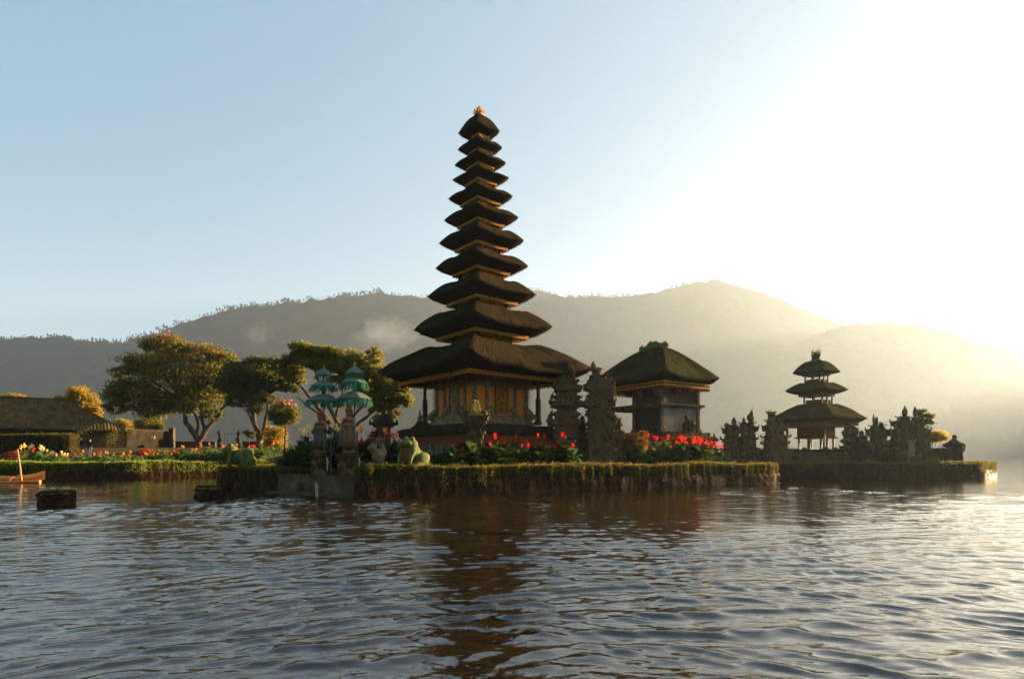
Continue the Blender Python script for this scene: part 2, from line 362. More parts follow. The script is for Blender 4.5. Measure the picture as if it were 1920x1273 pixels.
DARKW = mat('dark timber', (0.0275, 0.016, 0.009), .7, .3, col2=(0.014, 0.009, 0.006), nscale=6, bump=.3)
ORANGE = mat('orange brick render', (0.7, 0.2438, 0.0425), .9, 0, col2=(0.525, 0.1688, 0.0325), nscale=2.2, bump=.5, bscale=12, col3=(0.625, 0.2125, 0.0375))
STONE = mat('weathered carved stone', (0.03215, 0.02226, 0.0107), .95, .15, col2=(0.1584, 0.117, 0.05929), nscale=3.2, bump=1, bscale=9, col3=(0.05851, 0.04201, 0.02054), dist=.07)
STONEL = mat('pale carved stone', (0.1245, 0.09139, 0.04655), .9, .2, col2=(0.2724, 0.2041, 0.1067), nscale=3.5, bump=1, bscale=10, dist=.05)
STONER = mat('red brick and lava stone', (0.08407, 0.02492, 0.005655), .95, .1, col2=(0.03317, 0.02492, 0.01529), nscale=1.7, bump=1, bscale=8, col3=(0.1227, 0.08422, 0.04707), dist=.07)
MOSSY = mat('mossy dark stone', (0.01835, 0.01575, 0.0099), .95, .1, col2=(0.04465, 0.04465, 0.0167), nscale=2.4, bump=1, bscale=9, col3=(0.03145, 0.0269, 0.01715), dist=.06)
CONC = mat('worn concrete', (0.06064, 0.04283, 0.02401), .9, .2, col2=(0.1201, 0.09041, 0.05575), nscale=1.4, bump=.5, bscale=8, col3=(0.08012, 0.06031, 0.03655))
PANEL = mat('pale grey painted panel', (0.1933, 0.1878, 0.1604), .8, .2, col2=(0.1137, 0.1115, 0.09178), nscale=1.3, bump=.2, bscale=8)
BANDR = mat('terracotta painted band', (0.2079, 0.06435, 0.02475), .8, .2, col2=(0.1414, 0.0474, 0.02265), nscale=4, bump=.4)

CUT = mat('cut thatch ends', (.012, .009, .006), .95, .1, col2=(.035, .027, .018), nscale=9, bump=1, bscale=30, dist=.05)
def sqring(n):
    """points on the unit square boundary, with corner factor; counter-clockwise"""
    P = []
    for k in range(4):
        for i in range(n):
            t = -1 + 2 * i / n
            p = (1, t); ca, sa = (1, 0, -1, 0)[k], (0, 1, 0, -1)[k]
            P.append((p[0] * ca - p[1] * sa, p[0] * sa + p[1] * ca))
    return P
def thatch_roof(name, parent, zoff, m, s, tip, fs, zf, sh_s, sh_z, nk, nz, sag, n=14, sx=1.0, apex=False, c=(0, 0), seed=0, edge=None, sy_add=0.0, jit=1.0, gx=1.55):
    """s: half side at the lip, tip: height of the corner tips, fs: half side of the eave frame, zf: its top;
    sh_*: shoulder of the thatch, nk, nz: where it meets the neck.  sy_add stretches the plan along local y (ridge roofs)"""
    P = sqring(n); rows = []; q = random.Random(seed + 11)
    nj = [q.uniform(-1, 1) for _ in P]
    def lipz(cf): return tip - sag * (1 - cf)
    def ring(sc_, zfun, j=0.0, rnd_c=.10):
        row = []
        for k, (u, v) in enumerate(P):
            t = min(abs(u), abs(v)); cf = t ** 2.6
            rr = 1 - rnd_c * max(0, t - .72) ** 1.5 / .28 ** 1.5 * .6
            nn_ = noise.noise(Vector((u * 3.1 + seed, v * 3.1, sc_ * .7))) * .045
            z = zfun(cf); yy = v * sc_ * rr * (1 + nn_ * jit); yy += sy_add * (1 if v > 0 else -1) * min(1, abs(v) * 6) if abs(v) > 1e-6 else 0
            row.append(Vector((c[0] + u * sc_ * rr * (1 + nn_ * jit), c[1] + yy, z + j * nj[k] + nn_ * 1.2 * jit * min(1.0, sc_ / 3))))
        return row
    e = .03 * s ** .5
    rows.append(ring(fs * .55, lambda cf: zf + .02, 0, 0))
    rows.append(ring(fs * 1.0, lambda cf: zf + .03, 0, 0))
    rows.append(ring(lerp(fs * 1.04, s, .35), lambda cf: lerp(zf, lipz(cf), .22), e * .5))
    rows.append(ring(lerp(fs * 1.04, s, .86), lambda cf: lerp(zf, lipz(cf), .78), e * .6))
    rows.append(ring(s, lambda cf: lipz(cf), e * .5)); lip = 4
    N = 9
    for k in range(1, N + 1):
        t = k / N; g = 1 - (1 - t) ** gx
        rows.append(ring(lerp(s, sh_s, t), lambda cf, g=g: lerp(lipz(cf), sh_z - (0 if apex else .085 * s ** .7) * (1 - cf), g), e * .35))
    if apex:
        rows.append(ring(nk, lambda cf: nz, 0, 0))
    else:
        rows.append(ring(lerp(sh_s, nk, .45), lambda cf: lerp(sh_z, nz, .35), e * .3)); rows.append(ring(nk * 1.02, lambda cf: nz, 0, 0)); rows.append(ring(nk * .8, lambda cf: nz + .01, 0, 0))
    V = []; Fc = []; UV = []
    M_ = len(P)
    for r_ in rows: V += r_
    vv = [0.0]
    for a, b in zip(rows, rows[1:]): vv.append(vv[-1] + (a[n // 2] - b[n // 2]).length)
    per = 8 * s / M_
    mi = []
    for j in range(len(rows) - 1):
        for i in range(M_):
            i2 = (i + 1) % M_
            Fc.append((j * M_ + i, j * M_ + i2, (j + 1) * M_ + i2, (j + 1) * M_ + i))
            UV += [(i * per, vv[j]), ((i + 1) * per, vv[j]), ((i + 1) * per, vv[j + 1]), (i * per, vv[j + 1])]
    base = (len(rows) - 1) * M_
    Fc.append(tuple(base + i for i in range(M_))); UV += [(0, 0)] * M_
    Fc.append(tuple(range(M_))[::-1]); UV += [(0, 0)] * M_
    # loose straw ends along the lip
    lr = rows[4]; ev = []; ef = []
    for i in range(M_):
        a, b = lr[i], lr[(i + 1) % M_]; L = (b - a).length
        for _ in range(max(3, int(L * 34))):
            t = q.random(); p = a.lerp(b, t) + Vector((0, 0, q.uniform(-.02, .03))); out = Vector((p.x - c[0], p.y - c[1], 0)).normalized()
            d = (out * q.uniform(.02, .12) + Vector((q.uniform(-.03, .03), q.uniform(-.03, .03), q.uniform(-.15, .0)))) * min(1.2, .5 + s * .15)
            w_ = Vector((-out.y, out.x, 0)) * q.uniform(.012, .03); k = len(V) + len(ev)
            ev += [p - w_ - out * .05, p + w_ - out * .05, p + d]; Fc.append((k, k + 1, k + 2)); UV += [(k, 0), (k, .1), (k, .2)]
    V += ev
    me = nmesh(name, V, Fc, False)
    ul = me.uv_layers.new(name='UVMap'); ul.data.foreach_set('uv', np.array(UV, dtype=np.float32).ravel())
    me.polygons.foreach_set('use_smooth', [True] * len(me.polygons))
    mi = [1 if i < 4 * M_ else 0 for i in range(len(me.polygons))]; o = link(name, me, [m, CUT], parent, (0, 0, -zoff)); me.polygons.foreach_set('material_index', mi); return o
def lerp(a, b, t): return a + (b - a) * t
def eave_frame(parent, zoff, fs, z1, h, mgold, mred, sy_add=0.0, c=(0, 0), step=.16, px=(0, 0)):
    """gilded cornice under the thatch in three steps with a fringe of carved teeth"""
    mb = MB()
    for k, (ds, za, zb) in enumerate(((0, -.36, 0), (-.07, -.68, -.36), (-.03, -1.0, -.68))):
        a = fs + ds * fs * .5; ya = a + sy_add; th = .10 * min(1.4, fs * .5 + .3)
        z0, z1_ = z1 + za * h + .002, z1 + zb * h
        mb.mi = 0
        for (cx, cy_, w_, d_) in ((0, ya - th / 2, 2 * a, th), (0, -ya + th / 2, 2 * a, th), (a - th / 2, 0, th, 2 * ya - 2 * th - .004), (-a + th / 2, 0, th, 2 * ya - 2 * th - .004)):
            mb.box((c[0] + cx, c[1] + cy_, (z0 + z1_) / 2), (w_, d_, z1_ - z0))
    o = mb.build('eave_frame', mgold, parent, loc=(0, 0, 0))
    mb = MB(); a = fs * .99; ya = fs * .99 + sy_add; n_ = max(5, int(2 * a / step)); z0 = z1 - h - .003; tz = h * .62
    for k in range(4):
        L = a if k % 2 == 0 else ya; off = ya if k % 2 == 0 else a
        rot = Matrix.Rotation(k * math.pi / 2, 3, 'Z'); n2 = max(5, int(2 * L / step))
        for i in range(n2):
            x0 = -L + 2 * L * i / n2; x1 = -L + 2 * L * (i + 1) / n2; xm = (x0 + x1) / 2
            sgn = Vector((xm, -off, 0))
            pts = [Vector((x0, -off, z0)), Vector((xm, -off, z0 - tz * (1 if i % 2 else .8))), Vector((x1, -off, z0))]
            pts = [rot @ p + Vector((c[0], c[1], 0)) for p in pts]
            inn = rot @ Vector((0, .03, 0))
            A = [mb.v(p) for p in pts]; B = [mb.v(p + inn) for p in pts]
            mb.f(A); mb.f(B[::-1]); mb.f((A[1], A[0], B[0], B[1])); mb.f((A[2], A[1], B[1], B[2]))
    mb.build('fringe', mred, parent)
    # soffit with dark rafters
    return o
def corner_spikes(mb, a, z0, z1, n, out=.12, hgt=.6):
    """saw-tooth carved flames climbing the four corners of a square body of half side a"""
    for sx_, sy_ in ((1, 1), (-1, 1), (-1, -1), (1, -1)):
        for i in range(n):
            z = lerp(z0, z1, i / n); dz = (z1 - z0) / n
            p = Vector((sx_ * a, sy_ * a, z)); d = Vector((sx_, sy_, 0)).normalized()
            t = Vector((-d.y, d.x, 0)) * dz * .3
            tip = p + d * out + Vector((0, 0, dz * hgt))
            b = [p - t, p + t, p + Vector((0, 0, dz * .9)) + t * .3, p + Vector((0, 0, dz * .9)) - t * .3]
            ids = [mb.v(x) for x in b]; ti = mb.v(tip)
            for i_ in range(4): mb.f((ids[i_], ids[(i_ + 1) % 4], ti))
def relief(mb, q, o, u, v, w, h, n, depth=.05, size=.09):
    """carved relief on a vertical panel: o lower left corner, u along, v outward normal"""
    for _ in range(n):
        a = q.uniform(.08, .92) * w; b = q.uniform(.05, .95) * h; s_ = size * q.uniform(.5, 1.2)
        p = o + u * a + Vector((0, 0, b))
        mb.ball(p, s_, 1, .3, (1 if abs(u.x) > .5 else .5, 1 if abs(u.y) > .5 else .5, q.uniform(.7, 1.4)), 2, q.random() * 9)
# ---------------------------------------------------------------- eleven-roofed shrine tower
DC = 38.0
def rad_px(p): return p * DC / F
ROT = R(40)       # edges of the square plan
PC = (X(902, DC), DC)
GZ = 1.0
pg = empty('pagoda', (PC[0], PC[1], GZ), ROT, 'tall shrine tower with eleven stacked black thatched roofs above orange walls', 'pagoda')
tiers = [  # L tip, R tip, y tip, shoulder y, frame L, frame R, frame corner bottom y, neck half px, centre px
 (712, 1108, 692.5, 645, 747, 1072, 725, 56, 906), (776, 1033, 615, 581.5, 817, 996, 640, 48, 903.5), (801, 1006.5, 553.5, 526, 835, 973, 576, 41, 903),
 (815, 990.5, 500, 478, 848, 959, 520, 36, 902), (823.5, 982.5, 453.5, 431, 851, 954, 474, 32, 902), (832, 971.5, 410, 392, 857.5, 948, 430, 29, 901.5),
 (840, 961, 370.5, 355, 865, 944, 389, 26, 901), (848, 954, 335, 323.5, 871, 935, 351.5, 23, 901), (853, 949, 307, 293, 874, 928, 319.5, 21, 900.5),
 (858.5, 942, 278.5, 264, 879, 922, 290, 17, 900), (859.5, 937, 247.5, 214, 884, 915, 261, 3, 898)]
rc, rs_ = math.cos(-ROT), math.sin(-ROT)
prev_neck = None
Q2 = math.sqrt(2)
for i, (L, Rr_, yt, ys, fl, fr, fy, nkp, cpx) in enumerate(tiers):
    a = rad_px((Rr_ - L) / 2) * 1.07; s = a / Q2; fs = rad_px((fr - fl) / 2) / Q2
    tip = Zh(yt, DC); shz = Zh(ys, DC); zb = Zh(fy, DC); nk = rad_px(nkp) / Q2
    dx = X(cpx, DC) - PC[0]; c = (dx * rc, dx * rs_)
    gap = tip - zb
    h = .18 * gap if i else .22; zf = zb + h * 1.6
    if i == 10: o = thatch_roof('roof', pg, GZ, THATCH, s, tip, fs, zf, s * .36, shz - .25, .10, shz + .02, .16, apex=True, c=c, seed=i)
    else: o = thatch_roof('roof', pg, GZ, THATCH, s, tip, fs, zf, s * (.50 if i == 0 else .62), shz - .10, nk, shz - (.42 if i else .50) * min(1, .4 + s * .2), (.62, .36, .24, .18, .16, .14, .12, .1, .1, .1)[i], c=c, seed=i, n=16 if i < 3 else 12)
    eave_frame(o, 0, fs, zf, h, GOLDL, REDW if i == 0 else GOLD, c=c, step=.2 if i == 0 else .13)
    # under the frame: inner dark soffit box up to the neck below
    if i < 10:
        nxt = tiers[i + 1]; ztop = Zh(nxt[6], DC) + .35; z0 = shz - .8
        dx2 = X((cpx + nxt[8]) / 2, DC) - PC[0]; c2 = (dx2 * rc, dx2 * rs_)
        mb = MB(); q = random.Random(i)
        mb.box((c2[0], c2[1], (z0 + ztop) / 2), (2 * nk * .93, 2 * nk * .93, ztop - z0))
        zlo, zhi = shz - .34, Zh(nxt[6], DC) - .02
        if nk > .6:
            for k in range(4):
                rot = Matrix.Rotation(k * math.pi / 2, 3, 'Z'); u = rot @ Vector((1, 0, 0)); 
                relief(mb, q, rot @ Vector((-nk * .9, -nk * .94, zlo)) + Vector((c2[0], c2[1], 0)), u, None, nk * 1.8, max(.15, zhi - zlo), 46, size=.075)
        nb = mb.build('neck', NECKG, pg, loc=(0, 0, -GZ))
        for sx_ in (-1, 1):
            for sy_ in (-1, 1):
                mb = MB(); mb.box((c2[0] + sx_ * nk, c2[1] + sy_ * nk, (z0 + ztop) / 2), (.13 * nk ** .5, .13 * nk ** .5, ztop - z0 - .01))
                if sx_ + sy_ < 2: mb.build('corner_post', DARKW, nb)
# finial
mb = MB(); c = X(898, DC) - PC[0]; c = (c * rc, c * rs_); zt = Zh(216, DC)
mb.lathe([(.26, -.15), (.30, 0), (.2, .08), (.24, .2), (.12, .3), (.17, .4), (.06, .5), (.02, .62)], 10, (c[0], c[1], zt))
for k in range(8):
    a = k * math.pi / 4; d = Vector((math.cos(a), math.sin(a), 0)); p = Vector((c[0], c[1], zt + .02)) + d * .22
    mb.tube([p, p + d * .13 + Vector((0, 0, .14)), p + d * .08 + Vector((0, 0, .36))], [.05, .045, .01], 5)
mb.build('finial', GOLDL, pg, loc=(0, 0, -GZ))
# ground storey ------------------------------------------------
bs = 2.03; zb0 = Zh(797, DC); zb1 = 7.05
mb = MB(); mb.box((0, 0, (zb0 + zb1) / 2), (2 * bs, 2 * bs, zb1 - zb0)); mb.build('wall', ORANGE, pg, loc=(0, 0, -GZ))
mb = MB(); q = random.Random(3)
for z0, z1, e in ((zb0 - .02, zb0 + .16, .42), (zb0 + .16, zb0 + .34, .30), (zb0 + .34, zb0 + .55, .16), (6.15, 6.32, .1), (6.32, 6.52, .2), (6.52, 6.75, .34), (6.75, 7.0, .5)):
    mb.box((0, 0, (z0 + z1) / 2), (2 * bs + 2 * e, 2 * bs + 2 * e, z1 - z0 - .004))
for sx_ in (-1, 1):                                     # stepped corner volutes and pilasters
    for sy_ in (-1, 1):
        for k in range(5): mb.box((sx_ * (bs + .30 - k * .085), sy_ * (bs + .30 - k * .085), zb0 + .34 + .17 * k + .085), (.62 - .07 * k, .62 - .07 * k, .168))
        mb.box((sx_ * bs, sy_ * bs, (zb0 + zb1) / 2), (.22, .22, zb1 - zb0 - .1))
for k in range(4):
    rot = Matrix.Rotation(k * math.pi / 2, 3, 'Z')
    for xx in ((-1.12, 1.12) if k in (0, 3) else ()):
        ww = .15; p = rot @ Vector((xx, -bs - .06, 0)); mb.box((p.x, p.y, zb0 + 1.45), (ww, .14, 2.2), rz=k * math.pi / 2); relief(mb, q, rot @ Vector((xx - ww / 2, -bs - .13, zb0 + .5)), rot @ Vector((1, 0, 0)), None, ww, 2.0, 22, size=.07)
    for (xa, za) in ((-1.1, .62), (-.85, .85), (.85, .85), (1.1, .62)):
        p = rot @ Vector((xa, -bs - .13, 0)); mb.ball((p.x, p.y, zb0 + za), .22, 1, .4, (1, 1, 1.2), 2, xa * 9)
corner_spikes(mb, bs + .07, zb0 + 1.1, 6.15, 9, .30)
mb.build('stone_trim', STONEL, pg, loc=(0, 0, -GZ))
for k in range(4):                                       # doors: a gilded one on the right face, carved stone false doors elsewhere
    rot = Matrix.Rotation(k * math.pi / 2, 3, 'Z'); mb = MB(); gold = (k == 1 or k == 0)
    w_, h_ = .74, 2.05
    p = rot @ Vector((0, -bs - .05, 0)); mb.box((p.x, p.y, zb0 + .55 + h_ / 2), (w_, .14, h_), rz=k * math.pi / 2)
    q = random.Random(30 + k)
    relief(mb, q, rot @ Vector((-w_ / 2, -bs - .12, zb0 + .6)), rot @ Vector((1, 0, 0)), None, w_, h_, 90, size=.075)
    for sx_ in (-1, 1):
        p = rot @ Vector((sx_ * .44, -bs - .09, 0)); mb.box((p.x, p.y, zb0 + .55 + h_ / 2), (.12, .22, h_ + .14), rz=k * math.pi / 2)
    for j in range(4):
        p = rot @ Vector((0, -bs - .11, 0)); mb.box((p.x, p.y, zb0 + .62 + h_ + .08 + j * .13), (1.1 - .22 * j, .26 - .03 * j, .128), rz=k * math.pi / 2)
    mb.build('door', GOLD if k == 0 else STONEL, pg, loc=(0, 0, -GZ))
ps = rad_px(107) / Q2                                    # veranda posts
for sx_ in (-1, 1):
    for sy_ in (-1, 1):
        if sx_ < 0 and sy_ < 0: pass
        mb = MB(); x_, y_ = sx_ * ps, sy_ * ps
        mb.box((x_, y_, zb0 + .1), (.34, .34, .24)); mb.box((x_, y_, zb0 + .9), (.24, .24, 1.5)); mb.box((x_, y_, (zb0 + 1.6 + 6.9) / 2), (.15, .15, 6.9 - zb0 - 1.6))
        mb.box((x_, y_, 6.72), (.42, .42, .14)); mb.box((x_, y_, 6.86), (.6, .16, .14)); mb.box((x_, y_, 7.0), (.16, .8, .14))
        if not (sx_ < 0 and sy_ < 0): mb.build('post', DARKW, pg, loc=(0, 0, -GZ))
mb = MB(); sf = rad_px(163) / Q2                          # timber ceiling under the lowest roof, with rafters
mb.box((0, 0, 7.12), (2 * sf - .3, 2 * sf - .3, .1))
for i in range(19):
    y_ = -sf + .3 + i * (2 * sf - .6) / 18; mb.box((0, y_, 7.03), (2 * sf - .36, .09, .08))
mb.build('ceiling', DARKW, pg, loc=(0, 0, -GZ))
for k in (0, 3):                                         # carved hanging blocks below the cornice
    rot = Matrix.Rotation(k * math.pi / 2, 3, 'Z')
    mb = MB(); p = rot @ Vector((.35 if k == 0 else 2.2, -sf + .22, 0)); mb.box((p.x, p.y, 6.78), (.42, .2, .62), rz=k * math.pi / 2, taper=1.25); mb.build('hanging_block', STONEL, pg, loc=(0, 0, -GZ))
mb = MB(); mb.ball((-sf + .25, -sf + .25, 6.95), .3, 1, .5, (1, 1, .7)); mb.build('corner_bracket', GOLDL, pg, loc=(0, 0, -GZ))
# plinth
pl = rad_px(157) / Q2
mb = MB()
def sq(a, z0, z1): mb.box((0, 0, (z0 + z1) / 2), (2 * a, 2 * a, z1 - z0 - .003))
sq(pl - .22, 1.0, 2.6)
pnl = mb.build('plinth', PANEL, pg, loc=(0, 0, -GZ))
mb = MB(); sq(pl - .10, 2.6, 2.86); sq(pl - .17, 2.86, 2.98); sq(pl - .05, 2.98, 3.10); mb.build('painted_band', BANDR, pnl)
mb = MB(); sq(pl, 3.10, 3.26); sq(pl + .1, 3.26, 3.5); sq(pl - .1, 3.5, 3.66); sq(pl - .55, 3.66, 3.80); q = random.Random(8)
for k in range(4):
    rot = Matrix.Rotation(k * math.pi / 2, 3, 'Z')
    for i in range(60):
        p = rot @ Vector((-pl + 2 * pl * (i + .5) / 60, -pl - .06, 0)); mb.box((p.x, p.y, 3.40 + q.uniform(-.03, .05)), (2 * pl / 60 * .85, .16, .28), rz=k * math.pi / 2)
mb.build('coping', MOSSY, pnl)
q = random.Random(9)
for k in (0, 3):
    rot = Matrix.Rotation(k * math.pi / 2, 3, 'Z')
    for i in range(1, 6):
        mb = MB()
        p = rot @ Vector((-pl + 2 * pl * i / 6, -pl + .12, 0)); mb.box((p.x, p.y, 1.8), (.3, .32, 1.58), rz=k * math.pi / 2)
        for j in range(7): mb.ball((p.x + q.uniform(-.1, .1), p.y + q.uniform(-.1, .1), 1.2 + j * .2), .14, 1, .3)
        mb.build('pilaster', STONEL, pnl)
# small gilded finial shrine on the left end of the coping
fx, fy_ = W(793, 797, 37.6).xy
t = empty('finial', (fx - .2, fy_, 3.66), 0, 'small pointed gilded finial on a stepped stone foot beside the left veranda post', 'finial')
mb = MB()
for k in range(4): mb.box((0, 0, .05 + k * .11), (.95 - .2 * k, .5 - .07 * k, .108))
mb.build('foot', MOSSY, t)
mb = MB(); mb.lathe([(.17, .44), (.2, .5), (.12, .58), (.17, .68), (.15, .78), (.06, .88), (.08, .94), (.01, 1.25)], 10); mb.build('spire', GOLD, t)

# ---------------------------------------------------------------- square-roofed pavilion right of the gate
PRZ = R(33); near = Vector((X(1245, 38.9), 38.9)); u_ = Vector((math.cos(PRZ), math.sin(PRZ))); v_ = Vector((-math.sin(PRZ), math.cos(PRZ)))
Lr, Ld = 5.8, 7.4
pc = near + u_ * Lr / 2 + v_ * Ld / 2
pv_ = empty('pavilion', (pc.x, pc.y, GZ), PRZ, 'raised open pavilion with one mossy hipped thatched roof on grey posts', 'pavilion')
s = Lr / 2 * 1.05; add = (Ld - Lr) / 2
tipz = 7.55; zf = 7.05
o = thatch_roof('roof', pv_, GZ, THATCH_G, s, tipz, s * .80, zf, s * .13, 9.78, s * .06, 9.86, .35, n=16, apex=True, sy_add=add, seed=21, jit=.35, gx=1.22)
eave_frame(o, 0, s * .80, zf, .34, GOLDL, REDW, sy_add=add, step=.14)
mb = MB(); q = random.Random(5)                           # mossy ridge ornament
for i in range(13):
    t_ = -1 + 2 * i / 12; hgt = .26 + .5 * (1 - abs(t_)) ** .8 + (.3 if abs(t_) > .9 else 0)
    mb.ball((0, t_ * (add + .35), 9.75 + hgt * .4), .26, 2, .6, (1, .9, hgt * 2.2), 2.5, i)
mb.build('ridge_crest', mat('moss', (.05, .075, .014), .95, .1, col2=(.09, .11, .025), nscale=5, bump=1), o)
sx0, sy0 = s * .62, s * .62 + add * .75
zfl = Zh(755, 39.6)          # upper floor
zpl = Zh(808, 39.6)
for ax, ay in ((-1, -1), (1, -1), (1, 1), (-1, 1), (-1, 0), (1, 0)):
    mb = MB(); mb.box((ax * sx0, ay * sy0, (zpl + 6.85) / 2), (.26, .26, 6.85 - zpl)); mb.box((ax * sx0, ay * sy0, 6.78), (.46, .46, .16)); mb.box((ax * sx0, ay * sy0, zpl + .1), (.42, .42, .22))
    mb.build('post', CONC, pv_, loc=(0, 0, -GZ))
mb = MB(); mb.box((0, 0, zfl), (2 * sx0 + .75, 2 * sy0 + .75, .16)); mb.box((0, 0, zfl - .15), (2 * sx0 + .4, 2 * sy0 + .4, .13)); mb.build('upper_floor', CONC, pv_, loc=(0, 0, -GZ))
mb = MB(); mb.box((0, -sy0 + .02, (zpl + zfl - .2) / 2), (2 * sx0 - .27, .1, zfl - .2 - zpl)); mb.build('panel', PANEL, pv_, loc=(0, 0, -GZ))
mb = MB(); mb.box((-sx0 + .04, -sy0 * .48, (zpl + zfl - .2) / 2), (.1, sy0 - .3, zfl - .2 - zpl)); mb.build('panel', DARKW, pv_, loc=(0, 0, -GZ))
mb = MB()                                               # slatted parapet and carved back rail
for i in range(16):
    x_ = -sx0 + .2 + i * (2 * sx0 - .4) / 15; mb.box((x_, -sy0 + .03, zfl + .52), (.17, .05, .82))
mb.box((0, -sy0, zfl + .96), (2 * sx0 - .27, .09, .09))
for i in range(9):
    y_ = -sy0 + .4 + i * (sy0 - .5) / 8; mb.box((-sx0 + .1, y_, zfl + .30), (.1, .32, .44)); mb.ball((-sx0 + .1, y_, zfl + .50 + .1 * (i % 3)), .17, 1, .5)
mb.build('parapet', DARKW, pv_, loc=(0, 0, -GZ))
for (x_, y_, r_) in ((-.5, -sy0, .45), (.6, -sy0 + .05, .3), (-sx0, -1.2, .4), (-sx0, .5, .5)):
    mb = MB(); mb.ball((x_, y_, 6.62), r_, 2, .6, (1, 1, .75), 3, x_); mb.build('hanging_ornament', DARKW, pv_, loc=(0, 0, -GZ))
mb = MB(); mb.box((0, 0, 6.9), (2 * s * .79, 2 * (s * .79 + add), .08)); mb.build('ceiling', DARKW, pv_, loc=(0, 0, -GZ))
mb = MB(); mb.box((0, 0, (1 + zpl - .5) / 2), (2 * sx0 + 1.2, 2 * sy0 + 1.6, zpl - .5 - 1)); mb.build('plinth', STONER, pv_, loc=(0, 0, -GZ))
mb = MB(); mb.box((0, 0, zpl - .4), (2 * sx0 + 1.5, 2 * sy0 + 1.9, .2)); mb.box((0, 0, zpl - .15), (2 * sx0 + 1.1, 2 * sy0 + 1.4, .28)); mb.build('coping', STONE, pv_, loc=(0, 0, -GZ))
# ---------------------------------------------------------------- leaves, hedges, trees
def leaf_arrays(P, L, Wd, rs, up=.3, droop=0.0, D=None):
    N = len(P)
    d = rs.normal(size=(N, 3)) if D is None else D + rs.normal(size=(N, 3)) * .25
    d[:, 2] = d[:, 2] * .7 + up - droop; d /= np.linalg.norm(d, axis=1)[:, None]
    r = rs.normal(size=(N, 3)); s = np.cross(d, r); s /= np.linalg.norm(s, axis=1)[:, None] + 1e-9
    L = np.asarray(L).reshape(-1, 1) * (rs.uniform(.6, 1.25, (N, 1))); Wd = L * Wd
    nrm = np.cross(d, s)
    V = np.stack([P, P + d * L * .5 + s * Wd * .5 + nrm * L * .06, P + d * L, P + d * L * .5 - s * Wd * .5 + nrm * L * .06], 1).reshape(-1, 3)
    return V
def quads(name, V, mi=None):
    N = len(V) // 4; me = bpy.data.meshes.new(name); me.vertices.add(len(V)); me.vertices.foreach_set('co', V.astype(np.float32).ravel())
    me.loops.add(N * 4); me.loops.foreach_set('vertex_index', np.arange(N * 4, dtype=np.int32)); me.polygons.add(N)
    me.polygons.foreach_set('loop_start', np.arange(0, N * 4, 4, dtype=np.int32)); me.polygons.foreach_set('loop_total', np.full(N, 4, dtype=np.int32))
    if mi is not None: me.polygons.foreach_set('material_index', mi.astype(np.int32))
    me.update(calc_edges=True); return me
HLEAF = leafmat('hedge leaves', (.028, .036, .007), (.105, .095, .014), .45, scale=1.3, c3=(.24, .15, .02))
HLEAF2 = leafmat('sunlit hedge leaves', (0.0625, 0.1063, 0.015), (0.1875, 0.2375, 0.035), .5, scale=1.0, c3=(0.3375, 0.3125, 0.05))  # lighter leaf copy with the left bank's sunlight put into the colour
DRY = leafmat('dry stems', (0.022, 0.012, 0.006), (0.085, 0.045, 0.02), .35, scale=2.0, c3=(0.26, 0.13, 0.05))
CORE = mat('hedge shade wood', (.018, .014, .008), .95, .1)  # dark inner hull, put in to block light through the hedge
